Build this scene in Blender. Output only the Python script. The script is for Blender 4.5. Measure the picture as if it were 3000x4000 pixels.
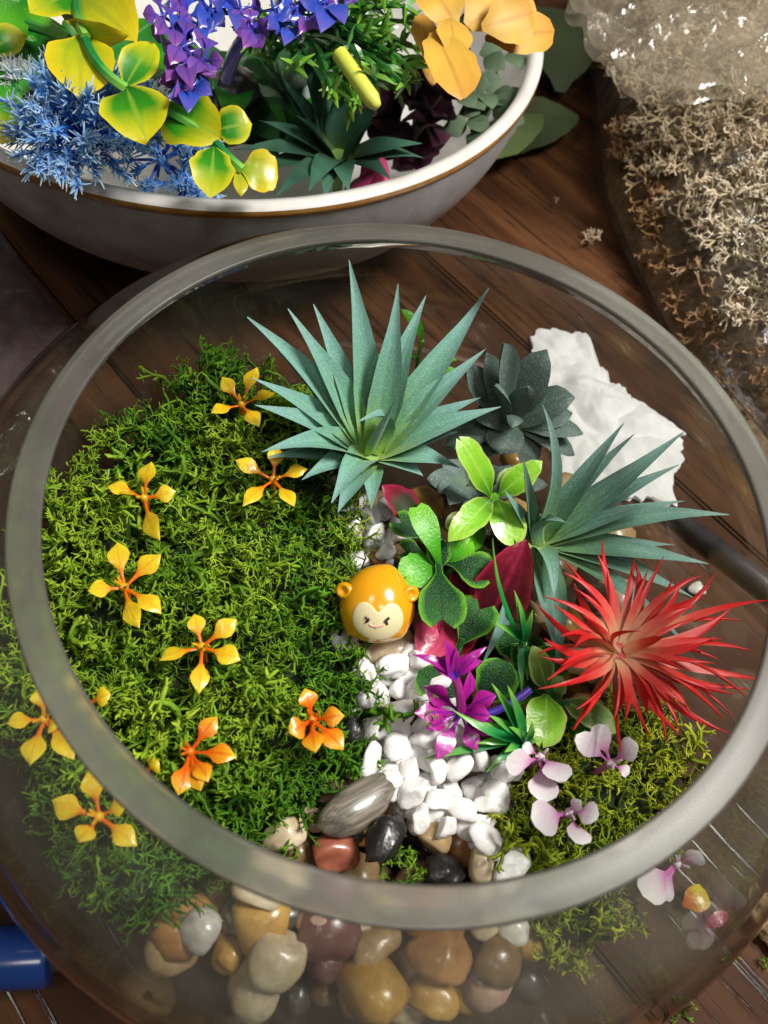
import bpy, bmesh, math
import numpy as np
from mathutils import Vector, Matrix, noise as mnoise

for o in list(bpy.data.objects):
    bpy.data.objects.remove(o)
SC = bpy.context.scene
COL = SC.collection

# ------------------------------------------------------------------ camera
R = 0.085                      # inner radius of the glass bowl's rim
RIMZ = 1.4 * R
TH, RO = math.radians(59.19), math.radians(-12.76)
CAM = np.array([-.086 * R, -1.177 * R, RIMZ + 1.797 * R])
_rt = np.array([1., 0, 0]); _dn = np.array([0, -math.sin(TH), -math.cos(TH)]); FWD = np.array([0, math.cos(TH), -math.sin(TH)])
IU = math.cos(RO) * _rt + math.sin(RO) * _dn
IV = -math.sin(RO) * _rt + math.cos(RO) * _dn
FPX = 3006 / 3000 * 1659
cd = bpy.data.cameras.new('camera')
cam = bpy.data.objects.new('camera', cd)
COL.objects.link(cam)
mw = Matrix.Identity(4)
for i in range(3):
    mw[i][0], mw[i][1], mw[i][2], mw[i][3] = IU[i], -IV[i], -FWD[i], CAM[i]
cam.matrix_world = mw
cd.sensor_fit = 'VERTICAL'; cd.sensor_height = 34.6; cd.sensor_width = 25.95
cd.lens = 34.6 * 3006 / 4000
cd.clip_start = .005; cd.clip_end = 50
cd.dof.use_dof = True; cd.dof.focus_distance = .243; cd.dof.aperture_fstop = 14
SC.camera = cam

# ------------------------------------------------------------------ light
w = bpy.data.worlds.new('World'); SC.world = w; w.use_nodes = True
w.node_tree.nodes['Background'].inputs[0].default_value = (1, .93, .85, 1)
w.node_tree.nodes['Background'].inputs[1].default_value = .09
def lamp(name, loc, target, energy, size, col):
    l = bpy.data.lights.new(name, 'AREA'); l.shape = 'DISK'; l.size = size; l.energy = energy; l.color = col
    o = bpy.data.objects.new(name, l); COL.objects.link(o); o.location = loc
    o.rotation_euler = (Vector(target) - Vector(loc)).to_track_quat('-Z', 'Y').to_euler()
lamp('pendant_lamp', (.40, .14, .86), (0, 0, 0), 12.2, .28, (1, .965, .91))
lamp('ceiling_lamp', (-.55, -.30, 1.5), (0, 0, 0), 2.6, .3, (1, .955, .90))
lamp('ceiling_lamp', (.25, -.62, 1.5), (0, 0, 0), 2.6, .3, (1, .955, .90))
vs = SC.view_settings
vs.view_transform = 'Standard'; vs.look = 'None'; vs.exposure = 0; vs.gamma = 1
SC.cycles.use_denoising = True
SC.cycles.max_bounces = 14; SC.cycles.transparent_max_bounces = 24
SC.cycles.glossy_bounces = 5; SC.cycles.transmission_bounces = 8
SC.cycles.caustics_reflective = False; SC.cycles.caustics_refractive = False
SC.cycles.sample_clamp_indirect = 4

# ------------------------------------------------------------------ helpers
def pix(x, y, z):
    """the point at height z seen at (x, y) of the photograph scaled to 1659 x 2212"""
    d = FWD + IU * ((x - 829.5) / FPX) + IV * ((y - 1106) / FPX)
    return CAM + d * ((z - CAM[2]) / d[2])
def depth(p): return float((np.asarray(p) - CAM) @ FWD)
def px2m(n, p): return n * depth(p) / FPX
def nz(v):
    v = np.asarray(v, float); return v / (np.linalg.norm(v) + 1e-12)
UP = np.array([0, 0, 1.])
def sm(a, b, x):
    t = np.clip((x - a) / (b - a), 0, 1); return t * t * (3 - 2 * t)

class MB:
    def __init__(s): s.V = []; s.F = []; s.t = []; s.s = []; s.n = 0
    def add(s, V, F, t=0., r=0.):
        V = np.asarray(V, float); n = len(V)
        s.V.append(V); s.F += [np.asarray(f) + s.n for f in (F if isinstance(F, list) else [F])]
        s.t.append(np.broadcast_to(t, n).astype(float)); s.s.append(np.broadcast_to(r, n).astype(float)); s.n += n
        return s
def empty(name, loc):
    o = bpy.data.objects.new(name, None); o.empty_display_size = .01; o.location = loc; COL.objects.link(o); return o
def tag(o, label=None, cat=None, group=None, kind=None):
    if label: o['label'] = label
    if cat: o['category'] = cat
    if group: o['group'] = group
    if kind: o['kind'] = kind
    return o
def link(name, me, parent=None, loc=None):
    o = bpy.data.objects.new(name, me); COL.objects.link(o)
    if parent is not None: o.parent = parent
    if loc is not None: o.location = loc
    return o
def mk(name, mb, mat, parent=None, origin=None, smooth=True):
    """one mesh object from world-space vertices"""
    V = np.concatenate(mb.V)
    if origin is None:
        origin = np.zeros(3)
        if parent is not None:
            q = parent
            while q is not None: origin = origin + np.array(q.location); q = q.parent
        else:
            origin = np.array([V[:, 0].mean(), V[:, 1].mean(), V[:, 2].min()])
    me = bpy.data.meshes.new(name)
    me.vertices.add(len(V)); me.vertices.foreach_set('co', (V - origin).astype(np.float32).ravel())
    li = np.concatenate([f.ravel() for f in mb.F]); lt = np.concatenate([np.full(len(f), f.shape[1]) for f in mb.F])
    me.loops.add(len(li)); me.loops.foreach_set('vertex_index', li.astype(np.int32))
    me.polygons.add(len(lt)); me.polygons.foreach_set('loop_start', (np.cumsum(lt) - lt).astype(np.int32))
    try: me.polygons.foreach_set('loop_total', lt.astype(np.int32))
    except Exception: pass
    for an, arr in (('t', mb.t), ('s', mb.s)):
        a = me.attributes.new(an, 'FLOAT', 'POINT'); a.data.foreach_set('value', np.concatenate(arr).astype(np.float32))
    me.update(calc_edges=True); me.validate()
    if smooth: me.polygons.foreach_set('use_smooth', np.ones(len(me.polygons), bool))
    if smooth and len(V) < 40000: me.set_sharp_from_angle(angle=math.radians(55))
    me.materials.append(mat)
    o = link(name, me, parent)
    if parent is None: o.location = origin
    return o

def tube(path, rad, sides=6, close=True):
    P = np.asarray(path, float); n = len(P); rad = np.broadcast_to(rad, n)
    T = np.gradient(P, axis=0); T /= np.linalg.norm(T, axis=1)[:, None] + 1e-12
    h = np.array([0, 0, 1.]) if abs(T[0][2]) < .8 else np.array([1., 0, 0])
    A = np.cross(T, h); A /= np.linalg.norm(A, axis=1)[:, None] + 1e-12
    B = np.cross(T, A)
    an = np.arange(sides) / sides * 2 * math.pi
    V = (P[:, None] + rad[:, None, None] * (np.cos(an)[None, :, None] * A[:, None] + np.sin(an)[None, :, None] * B[:, None])).reshape(-1, 3)
    i, j = np.meshgrid(np.arange(n - 1), np.arange(sides), indexing='ij'); j2 = (j + 1) % sides
    F = [np.stack([i * sides + j, i * sides + j2, (i + 1) * sides + j2, (i + 1) * sides + j], -1).reshape(-1, 4)]
    if close: F += [np.arange(sides)[None, ::-1], (np.arange(sides) + (n - 1) * sides)[None]]
    return V, F, np.repeat(np.linspace(0, 1, n), sides)
def bez(p0, c, p1, n):
    t = np.linspace(0, 1, n)[:, None]; return (1 - t) ** 2 * p0 + 2 * t * (1 - t) * c + t * t * p1

PROF = dict(
    agave=[(0, .70), (.15, .9), (.32, 1), (.52, .80), (.72, .46), (.88, .2), (1, .02)],
    spike=[(0, .8), (.2, 1), (.5, .85), (.75, .55), (.9, .25), (1, .03)],
    petal=[(0, .20), (.28, .15), (.40, .28), (.55, .85), (.67, 1), (.8, .78), (.92, .32), (1, .02)],
    leaf=[(0, .12), (.08, .3), (.25, .8), (.48, 1), (.7, .85), (.88, .5), (.97, .15), (1, .03)],
    round=[(0, .14), (.1, .3), (.25, .78), (.5, 1), (.75, .95), (.9, .68), (.97, .4), (1, .1)],
    heart=[(0, .12), (.22, .16), (.4, .5), (.6, .88), (.8, 1), (.92, .9), (.98, .7), (1, .5)],
    fat=[(0, .5), (.2, .75), (.5, 1), (.75, .92), (.9, .55), (.97, .25), (1, .04)],
    grass=[(0, .6), (.3, 1), (.6, .85), (.85, .4), (1, .04)],
    paddle=[(0, .1), (.35, .12), (.5, .5), (.68, .95), (.82, 1), (.93, .75), (1, .25)])
def blade(mb, p0, p1, w, bend=0., prof='leaf', n=8, th=.0005, cup=.12, up=None, notch=0., side=0., wav=0., seed=0, flip=False):
    """a closed thin leaf along a bent spine from p0 to p1"""
    p0 = np.asarray(p0, float); p1 = np.asarray(p1, float); L = np.linalg.norm(p1 - p0)
    up = UP if up is None else np.asarray(up, float)
    T0 = nz(p1 - p0); S0 = np.cross(T0, up)
    if np.linalg.norm(S0) < .05: S0 = np.cross(T0, np.array([0, 1., 0]))
    S0 = nz(S0); N0 = np.cross(S0, T0)
    c = (p0 + p1) / 2 + N0 * bend * L + S0 * side * L
    t = np.linspace(0, 1, n + 1); P = bez(p0, c, p1, n + 1)
    T = np.gradient(P, axis=0); T /= np.linalg.norm(T, axis=1)[:, None]
    S = np.cross(T, N0); S /= np.linalg.norm(S, axis=1)[:, None]; N = np.cross(S, T)
    pr = np.array(PROF[prof]); W = np.interp(t, pr[:, 0], pr[:, 1]) * w * .5
    rg = np.random.RandomState(int(abs(seed) + 7919 * abs(p1[0]) * 1e4) % 99991); jt = rg.randn(n + 3); W = W * (1 + .045 * (jt[:-2] + 2 * jt[1:-1] + jt[2:]) / 2.6)
    ph = rg.rand(2) * 6.3; wv = (np.sin(t * 7 + ph[0]) + .6 * np.sin(t * 13 + ph[1])) * wav * w * 1.6
    ss = np.array([-1, -.55, 0, .55, 1, .55, 0, -.55]); top = np.array([0, 1, 1.3, 1, 0, -1, -1.3, -1]) * th * .5
    V = P[:, None] + S[:, None] * (ss[None, :, None] * W[:, None, None]) + N[:, None] * ((cup * np.abs(ss)[None] ** 1.6 * W[:, None] * 2 + top[None] * np.minimum(1, .35 + W / (.3 * w))[:, None] + wv[:, None] * ss[None])[..., None])
    if notch:
        V = V + T[:, None] * ((np.abs(ss) - .5)[None] * (t ** 6)[:, None] * notch * w)[..., None]
    V = V.reshape(-1, 3)
    i, j = np.meshgrid(np.arange(n), np.arange(8), indexing='ij'); j2 = (j + 1) % 8
    F = [np.stack([i * 8 + j, (i + 1) * 8 + j, (i + 1) * 8 + j2, i * 8 + j2], -1).reshape(-1, 4), np.arange(8)[None], (np.arange(8)[::-1] + n * 8)[None]]
    return mb.add(V, F, np.repeat(t, 8), np.tile(np.abs(ss), n + 1))

def rock(seed, sub=3, lump=.22, freq=1.3, facets=0, fl=.72):
    bm = bmesh.new(); bmesh.ops.create_icosphere(bm, subdivisions=sub, radius=1)
    V = np.array([v.co[:] for v in bm.verts]); F = np.array([[v.index for v in f.verts] for f in bm.faces]); bm.free()
    rg = np.random.RandomState(int(seed) % 99991)
    for k in range(facets):
        d = nz(rg.randn(3)); h = rg.uniform(.5, .8); q = V @ d
        V -= np.outer(np.maximum(0, q - h) * .92, d)
    off = rg.rand(3) * 50
    V *= np.array([1 + lump * mnoise.noise(Vector(v * freq + off)) + .04 * mnoise.noise(Vector(v * 4 + off)) for v in V])[:, None]
    return V, F

# ------------------------------------------------------------------ materials
class NT:
    def __init__(s, name):
        s.m = bpy.data.materials.new(name); s.m.use_nodes = True; s.t = s.m.node_tree
        s.t.nodes.clear(); s.out = s.t.nodes.new('ShaderNodeOutputMaterial')
    def n(s, ty, **kw):
        nd = s.t.nodes.new('ShaderNode' + ty)
        for k, v in kw.items():
            if k[0] == '_': setattr(nd, k[1:], v)
            elif isinstance(v, bpy.types.NodeSocket): s.t.links.new(v, nd.inputs[k.replace('__', ' ')])
            else: nd.inputs[k.replace('__', ' ')].default_value = v
        return nd
    def link(s, a, b): s.t.links.new(a, b)
    def ramp(s, fac, stops, interp='LINEAR'):
        r = s.n('ValToRGB'); r.color_ramp.interpolation = interp; e = r.color_ramp.elements
        while len(e) < len(stops): e.new(.5)
        for k, (p, c) in enumerate(stops): e[k].position = p; e[k].color = (*c, 1)
        s.link(fac, r.inputs[0]); return r.outputs[0]
    def math(s, op, a, b=0., c=None):
        nd = s.n('Math', _operation=op)
        for k, v in enumerate((a, b, c)):
            if v is None: continue
            if isinstance(v, bpy.types.NodeSocket): s.link(v, nd.inputs[k])
            else: nd.inputs[k].default_value = v
        return nd.outputs[0]
    def mix(s, fac, a, b, mode='MIX'):
        nd = s.n('Mix', _data_type='RGBA', _blend_type=mode)
        for k, v in ((0, fac), (6, a), (7, b)):
            if isinstance(v, bpy.types.NodeSocket): s.link(v, nd.inputs[k])
            else: nd.inputs[k].default_value = v if k == 0 else (*v, 1)
        return nd.outputs[2]
    def noise(s, scale, detail=3., vec=None, rough=.55, dist=0.):
        nd = s.n('TexNoise', Scale=scale, Detail=detail, Roughness=rough, Distortion=dist)
        s.link(vec if vec is not None else s.n('TexCoord').outputs['Object'], nd.inputs['Vector']); return nd.outputs[0]
def pmat(name, stops, src='t', vary=.25, vscale=250, rough=.5, bump=0., bscale=500, coat=0., sss=0., sssr=.002, spec=.5, edge=None, rnd=None, trans=0., fleck=None, sheen=0., rib=None, stri=0.):
    n = NT(name)
    if src == 'noise': f = n.n('MapRange', Value=n.noise(vscale * .35, 4), **{'From__Min': .3, 'From__Max': .7}).outputs[0]
    else:
        f = n.n('Attribute', _attribute_name=src).outputs['Fac']
        f = n.math('ADD', f, n.math('MULTIPLY', n.math('SUBTRACT', n.noise(vscale * .4, 2), .5), .3))
    col = n.ramp(f, stops)
    if rnd:   # another colour mixed in by the per-sprig random number
        col = n.mix(n.n('Attribute', _attribute_name='s').outputs['Fac'], col, n.ramp(f, rnd))
    if stri:   # fine lines running along the leaf
        cx = n.n('CombineXYZ', X=n.math('MULTIPLY', n.n('Attribute', _attribute_name='s').outputs['Fac'], 9.), Y=n.math('MULTIPLY', n.n('Attribute', _attribute_name='t').outputs['Fac'], 2.5), Z=n.math('MULTIPLY', n.n('ObjectInfo').outputs['Random'], 40.))
        sv = n.math('ADD', n.math('MULTIPLY', n.noise(1., 4, cx.outputs[0]), 2 * stri), 1 - stri)
        c3 = n.n('CombineColor'); [n.link(sv, c3.inputs[k]) for k in range(3)]
        col = n.mix(1., col, c3.outputs[0], 'MULTIPLY')
    if rib:    # midrib
        e = n.n('MapRange', Value=n.n('Attribute', _attribute_name='s').outputs['Fac'], **{'From__Min': .04, 'From__Max': rib[1], 'To__Min': rib[2] if len(rib) > 2 else .8, 'To__Max': 0.}).outputs[0]
        col = n.mix(e, col, rib[0])
    if edge:
        e = n.n('MapRange', Value=n.n('Attribute', _attribute_name='s').outputs['Fac'], **{'From__Min': edge[1], 'From__Max': 1.}).outputs[0]
        col = n.mix(e, col, edge[0])
    if vary:
        v = n.math('ADD', n.math('MULTIPLY', n.noise(vscale, 4), 2 * vary), 1 - vary)
        cc = n.n('CombineColor'); [n.link(v, cc.inputs[k]) for k in range(3)]
        col = n.mix(1., col, cc.outputs[0], 'MULTIPLY')
    if fleck:
        k = n.n('MapRange', Value=n.noise(fleck[1], 2), **{'From__Min': fleck[2], 'From__Max': fleck[2] + .12}).outputs[0]
        col = n.mix(n.math('MULTIPLY', k, fleck[3] if len(fleck) > 3 else .6), col, fleck[0])
    b = n.n('BsdfPrincipled', Roughness=rough, **{'Base__Color': col, 'Coat__Weight': coat, 'Coat__Roughness': .12, 'Specular__IOR__Level': spec, 'Subsurface__Weight': sss, 'Subsurface__Scale': sssr, 'Sheen__Weight': sheen})
    if bump:
        bp = n.n('Bump', Strength=bump, Distance=.0006, Height=n.noise(bscale, 4)); n.link(bp.outputs[0], b.inputs['Normal'])
    sh = b.outputs[0]
    if trans:
        tl = n.n('BsdfTranslucent', Color=col); mx = n.n('MixShader', Fac=trans)
        n.link(sh, mx.inputs[1]); n.link(tl.outputs[0], mx.inputs[2]); sh = mx.outputs[0]
    n.link(sh, n.out.inputs[0]); return n.m

def thin_glass(name, tint, f0=.04, rough=.01, haze=0., hazecol=(.8, .78, .74), bump=0., bscale=60, boost=1., absorb=3.):
    """thin clear sheet: lets light through, reflects by Fresnel, a little haze"""
    n = NT(name)
    lw = n.n('LayerWeight', Blend=.5)
    nrm = None
    if bump:
        bp = n.n('Bump', Strength=bump, Distance=.002, Height=n.noise(bscale, 3, dist=.8)); nrm = bp.outputs[0]
        n.link(nrm, lw.inputs['Normal'])
    fz = n.math('MULTIPLY', n.math('ADD', n.math('MULTIPLY', n.math('POWER', lw.outputs['Facing'], 5), 1 - f0), f0), boost)
    tr = n.n('BsdfTransparent', Color=n.ramp(lw.outputs['Facing'], [(0, tint), (.6, tuple(x ** 1.6 for x in tint)), (.85, tuple(x ** absorb for x in tint)), (1, tuple(x ** (absorb * 2.2) for x in tint))])); gl = n.n('BsdfGlossy', Roughness=rough)
    if nrm is not None: n.link(nrm, gl.inputs['Normal'])
    base = tr.outputs[0]
    if haze:
        df = n.n('BsdfDiffuse', Color=(*hazecol, 1)); tl = n.n('BsdfTranslucent', Color=(*hazecol, 1))
        m0 = n.n('MixShader', Fac=.5); n.link(df.outputs[0], m0.inputs[1]); n.link(tl.outputs[0], m0.inputs[2])
        m1 = n.n('MixShader', Fac=haze) if not isinstance(haze, tuple) else n.n('MixShader')
        if isinstance(haze, tuple):
            n.link(n.n('MapRange', Value=n.noise(haze[2], 4, dist=1.), **{'From__Min': .35, 'From__Max': .65, 'To__Min': haze[0], 'To__Max': haze[1]}).outputs[0], m1.inputs[0])
        n.link(base, m1.inputs[1]); n.link(m0.outputs[0], m1.inputs[2]); base = m1.outputs[0]
    m2 = n.n('MixShader', Fac=fz); n.link(base, m2.inputs[1]); n.link(gl.outputs[0], m2.inputs[2])
    n.link(m2.outputs[0], n.out.inputs[0]); return n.m

def wood_mat():
    n = NT('dark_oak')
    tc = n.n('TexCoord').outputs['Object']
    oi = n.n('ObjectInfo').outputs['Random']
    off = n.n('CombineXYZ', X=n.math('MULTIPLY', oi, 7.), Y=n.math('MULTIPLY', oi, 3.)).outputs[0]
    v = n.n('VectorMath', _operation='ADD'); n.link(tc, v.inputs[0]); n.link(off, v.inputs[1])
    def st(sx, sy): 
        mp = n.n('Mapping', Scale=(sx, sy, 1)); n.link(v.outputs[0], mp.inputs[0]); return mp.outputs[0]
    broad = n.noise(1., 4, st(4, 34), dist=1.2)
    fine = n.noise(1., 4, st(22, 520), rough=.7)
    pore = n.noise(1., 3, st(14, 300), rough=.6)
    pm = n.n('MapRange', Value=pore, **{'From__Min': .56, 'From__Max': .64}).outputs[0]
    c = n.ramp(broad, [(.3, (.028, .011, .006)), (.5, (.066, .027, .011)), (.7, (.145, .062, .026))])
    c = n.mix(n.math('MULTIPLY', fine, .5), c, (.055, .021, .009))
    c = n.mix(n.math('MULTIPLY', pm, .8), c, (.012, .006, .004))
    hgt = n.math('SUBTRACT', n.math('MULTIPLY', fine, .25), pm)
    bp = n.n('Bump', Strength=.55, Distance=.0008, Height=hgt)
    b = n.n('BsdfPrincipled', Roughness=n.math('SUBTRACT', .55, n.math('MULTIPLY', pm, .33)), **{'Base__Color': c, 'Specular__IOR__Level': n.math('ADD', .10, n.math('MULTIPLY', pm, .4)), 'Normal': bp.outputs[0]})
    n.link(b.outputs[0], n.out.inputs[0]); return n.m

M = {}
M['wood'] = wood_mat()
M['glass'] = thin_glass('clear_bowl_glass', (.955, .965, .95), boost=2.1, haze=(.03, .10, 40), hazecol=(.48, .44, .37), absorb=8., bump=.05, bscale=30)  # haze: smudges plus a painted veil standing in for room reflections
def rim_mat():
    n = NT('ground_glass_rim')
    g = n.n('BsdfRefraction', Color=(.90, .92, .87, 1), Roughness=.24, IOR=1.33); gl = n.n('BsdfGlossy', Roughness=.34)
    nv = n.n('MapRange', Value=n.noise(28, 3), **{'From__Min': .3, 'From__Max': .7, 'To__Min': .16, 'To__Max': .34}).outputs[0]
    d = n.n('BsdfDiffuse', Color=(.30, .285, .255, 1))
    t = n.n('BsdfTransparent', Color=(.86, .86, .83, 1))
    m0 = n.n('MixShader', Fac=.25); n.link(g.outputs[0], m0.inputs[1]); n.link(t.outputs[0], m0.inputs[2])
    m1 = n.n('MixShader', Fac=nv); n.link(m0.outputs[0], m1.inputs[1]); n.link(d.outputs[0], m1.inputs[2])
    m2 = n.n('MixShader', Fac=.022); n.link(m1.outputs[0], m2.inputs[1]); n.link(gl.outputs[0], m2.inputs[2])
    n.link(m2.outputs[0], n.out.inputs[0]); return n.m
M['rim'] = rim_mat()
G = lambda *a, **k: pmat(*a, **k)
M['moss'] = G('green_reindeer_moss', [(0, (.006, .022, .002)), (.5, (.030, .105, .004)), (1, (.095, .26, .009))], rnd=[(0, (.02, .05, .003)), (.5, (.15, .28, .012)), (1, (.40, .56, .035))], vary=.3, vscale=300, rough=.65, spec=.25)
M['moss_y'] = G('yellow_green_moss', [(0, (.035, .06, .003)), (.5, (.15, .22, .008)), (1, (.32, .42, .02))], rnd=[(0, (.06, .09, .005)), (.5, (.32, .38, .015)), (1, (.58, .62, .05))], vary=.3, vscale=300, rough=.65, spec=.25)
M['moss_core'] = G('moss_gap_shade', [(0, (.006, .012, .003)), (1, (.018, .032, .006))], src='noise', rough=.9, bump=1., bscale=900)  # near-black mass below the strands paints the shade in the moss gaps
M['lichen'] = G('dried_cream_lichen', [(0, (.30, .22, .12)), (.5, (.64, .54, .37)), (1, (.84, .77, .60))], rnd=[(0, (.14, .07, .025)), (.5, (.34, .19, .08)), (1, (.56, .37, .19))], vary=.2, rough=.8, spec=.2)
M['lichen_core'] = G('brown_moss_mass', [(0, (.08, .045, .02)), (1, (.40, .29, .16))], src='noise', rough=.95, bump=1., bscale=500, vscale=400)
M['chip'] = G('white_marble', [(0, (.80, .79, .77)), (1, (.90, .89, .87))], src='noise', vary=.06, rough=.4, bump=.5, bscale=700, fleck=((.70, .68, .64), 260, .56, .45), sss=.15, sssr=.002)
M['agave'] = G('flocked_blue_green_leaf', [(0, (.30, .44, .04)), (.14, (.22, .42, .08)), (.34, (.13, .32, .19)), (.7, (.15, .34, .28)), (1, (.20, .36, .33))], vary=.16, vscale=900, rough=.68, bump=.35, bscale=1600, spec=.3, fleck=((.50, .66, .60), 1900, .55, .3), sheen=.15, stri=.4, rib=((.10, .24, .13), .16, .35))
M['agave_r'] = G('grey_green_flocked_leaf', [(0, (.24, .36, .08)), (.16, (.13, .29, .12)), (.45, (.11, .25, .18)), (1, (.19, .33, .30))], vary=.2, vscale=700, rough=.62, bump=.35, bscale=1600, spec=.35, fleck=((.46, .58, .54), 1700, .57, .3), sheen=.1, stri=.55, rib=((.07, .18, .10), .18, .4))
M['agave_dark'] = G('deep_green_flocked_leaf', [(0, (.10, .17, .05)), (.3, (.045, .13, .075)), (1, (.05, .15, .10))], vary=.2, vscale=700, rough=.65, bump=.3, bscale=1600, spec=.3, stri=.4)
M['echeveria'] = G('dusky_grey_green_leaf', [(0, (.17, .26, .14)), (.3, (.115, .175, .145)), (1, (.10, .15, .13))], vary=.25, vscale=500, rough=.55, bump=.4, bscale=1200, fleck=((.34, .42, .38), 1500, .56, .5), stri=.3)
M['red'] = G('red_plastic_spike', [(0, (.86, .66, .38)), (.2, (.84, .42, .26)), (.42, (.76, .11, .08)), (.65, (.70, .025, .022)), (1, (.64, .010, .014))], vary=.08, rough=.42, sss=.1, sssr=.002, trans=.28, stri=.25)
M['orange_y'] = G('yellow_orange_petal', [(0, (.80, .12, .004)), (.34, (.80, .20, .005)), (.46, (.80, .46, .012)), (.7, (.82, .60, .02)), (1, (.84, .66, .03))], vary=.22, vscale=500, rough=.3, coat=.35, bump=.3, bscale=900, trans=.12, stri=.35, rib=((.78, .26, .006), .16, .45))
M['orange_o'] = G('deep_orange_petal', [(0, (.78, .09, .003)), (.4, (.80, .13, .004)), (.7, (.80, .32, .008)), (1, (.82, .56, .02))], vary=.14, vscale=500, rough=.3, coat=.35, bump=.3, bscale=900, trans=.12, stri=.35, rib=((.66, .06, .003), .22, .6))
M['pinkwhite'] = G('white_petal_pink_base', [(0, (.70, .12, .48)), (.36, (.74, .24, .58)), (.62, (.82, .66, .76)), (1, (.84, .83, .81))], vary=.06, rough=.45, bump=.25, bscale=700, trans=.15, stri=.12)
M['magenta'] = G('magenta_plastic_petal', [(0, (.10, .03, .40)), (.25, (.34, .012, .30)), (.6, (.46, .010, .30)), (1, (.52, .03, .36))], vary=.2, vscale=300, rough=.28, coat=.4, bump=.25, bscale=700, trans=.15, stri=.5, rib=((.12, .01, .26), .2, .8))
M['magenta_stem'] = G('magenta_plastic_stem', [(0, (.46, .01, .28)), (1, (.50, .02, .30))], rough=.3, coat=.3)
M['violet_stem'] = G('violet_plastic_stem', [(0, (.06, .03, .36)), (1, (.10, .04, .40))], rough=.3, coat=.3)
M['purple'] = G('purple_blue_petal', [(0, (.03, .05, .42)), (.4, (.10, .06, .42)), (.75, (.19, .07, .36)), (1, (.30, .07, .32))], vary=.25, vscale=200, rough=.25, coat=.4, bump=.2, bscale=400, trans=.12, stri=.4, rib=((.05, .02, .22), .2, .5))
M['blue_petal'] = G('blue_plastic_petal', [(0, (.02, .05, .42)), (.6, (.03, .08, .50)), (1, (.12, .10, .46))], vary=.2, vscale=200, rough=.25, coat=.4, trans=.12, stri=.4)
M['lime'] = G('bright_lime_leaf', [(0, (.07, .24, .012)), (.4, (.20, .52, .02)), (1, (.32, .62, .04))], vary=.14, vscale=300, rough=.3, coat=.35, bump=.4, bscale=700, trans=.1, edge=((.42, .60, .10), .75), stri=.3, rib=((.36, .66, .10), .14, .6))
M['clover'] = G('dark_glossy_green_leaf', [(0, (.006, .045, .010)), (.6, (.007, .060, .010)), (1, (.02, .12, .012))], vary=.25, vscale=150, rough=.24, coat=0, spec=.28, bump=.9, bscale=1500, edge=((.13, .40, .015), .7), rib=((.004, .03, .006), .14, .6))
M['clover_b'] = G('bright_glossy_green_leaf', [(0, (.02, .16, .008)), (.6, (.08, .36, .010)), (1, (.16, .48, .018))], vary=.2, vscale=150, rough=.26, coat=.05, spec=.35, bump=.5, bscale=1100)
M['olive'] = G('olive_variegated_leaf', [(0, (.05, .13, .02)), (.5, (.10, .22, .03)), (1, (.30, .46, .08))], vary=.35, vscale=200, rough=.4, bump=.3, bscale=700, edge=((.36, .48, .14), .7), rib=((.26, .38, .08), .14, .6))
M['grass'] = G('green_plastic_blade', [(0, (.004, .13, .035)), (.5, (.012, .24, .045)), (1, (.22, .52, .07))], vary=.12, rough=.3, coat=.3)
M['stem'] = G('dark_green_stem', [(0, (.01, .07, .02)), (1, (.02, .11, .025))], rough=.4)
M['stem_pale'] = G('pale_green_stem', [(0, (.12, .26, .05)), (1, (.24, .40, .10))], rough=.5)
M['burgundy'] = G('burgundy_leaf', [(0, (.05, .005, .010)), (.5, (.12, .006, .018)), (1, (.26, .010, .036))], vary=.6, vscale=220, rough=.3, coat=.2, bump=.5, bscale=350, edge=((.42, .015, .06), .8), stri=.6, rib=((.30, .02, .05), .14, .7))
M['rose'] = G('glossy_rose_leaf', [(0, (.25, .010, .04)), (.5, (.46, .025, .09)), (1, (.62, .10, .18))], vary=.4, vscale=200, rough=.25, coat=.6, bump=.6, bscale=500, stri=.5, rib=((.66, .2, .26), .14, .5))
M['burgundy_g'] = G('green_and_burgundy_leaf', [(0, (.02, .06, .02)), (.55, (.05, .05, .03)), (.8, (.20, .012, .03)), (1, (.36, .02, .06))], vary=.3, vscale=150, rough=.35, coat=.3, edge=((.42, .02, .07), .6))
M['yg_leaf'] = G('yellow_green_variegated_leaf', [(0, (.012, .18, .008)), (.45, (.04, .28, .008)), (.72, (.42, .50, .010)), (1, (.74, .64, .012))], vary=.2, vscale=90, rough=.36, coat=.2, bump=.2, bscale=250, edge=((.70, .62, .012), .6), trans=.2, stri=.2, rib=((.30, .48, .04), .12, .6))
M['yellow_leaf'] = G('yellow_leaf', [(0, (.14, .34, .010)), (.4, (.44, .50, .010)), (1, (.72, .58, .012))], bump=.2, bscale=250, vary=.2, vscale=90, rough=.34, coat=.3, edge=((.78, .60, .01), .5), trans=.2, stri=.25, rib=((.40, .46, .02), .12, .6))
M['g_leaf'] = G('fresh_green_leaf', [(0, (.006, .12, .010)), (.6, (.015, .24, .014)), (1, (.08, .36, .02))], vary=.25, vscale=60, rough=.34, coat=.3, trans=.15, stri=.3, rib=((.06, .30, .03), .12, .6))
M['amber_leaf'] = G('amber_yellow_leaf', [(0, (.62, .38, .06)), (.5, (.76, .46, .06)), (1, (.72, .36, .05))], vary=.14, vscale=90, rough=.5, bump=.15, bscale=500, trans=.22, stri=.2, rib=((.56, .26, .04), .12, .6))
M['needle'] = G('green_needle_tip', [(0, (.012, .07, .012)), (.6, (.03, .18, .02)), (1, (.20, .42, .03))], vary=.2, rough=.3, coat=.35)
M['leaf_dim'] = G('shade_painted_leaf', [(0, (.03, .045, .018)), (1, (.05, .075, .028))], vary=.2, rough=.6)  # green darkened so the shadow behind the bowl sits in the leaf colour
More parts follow.
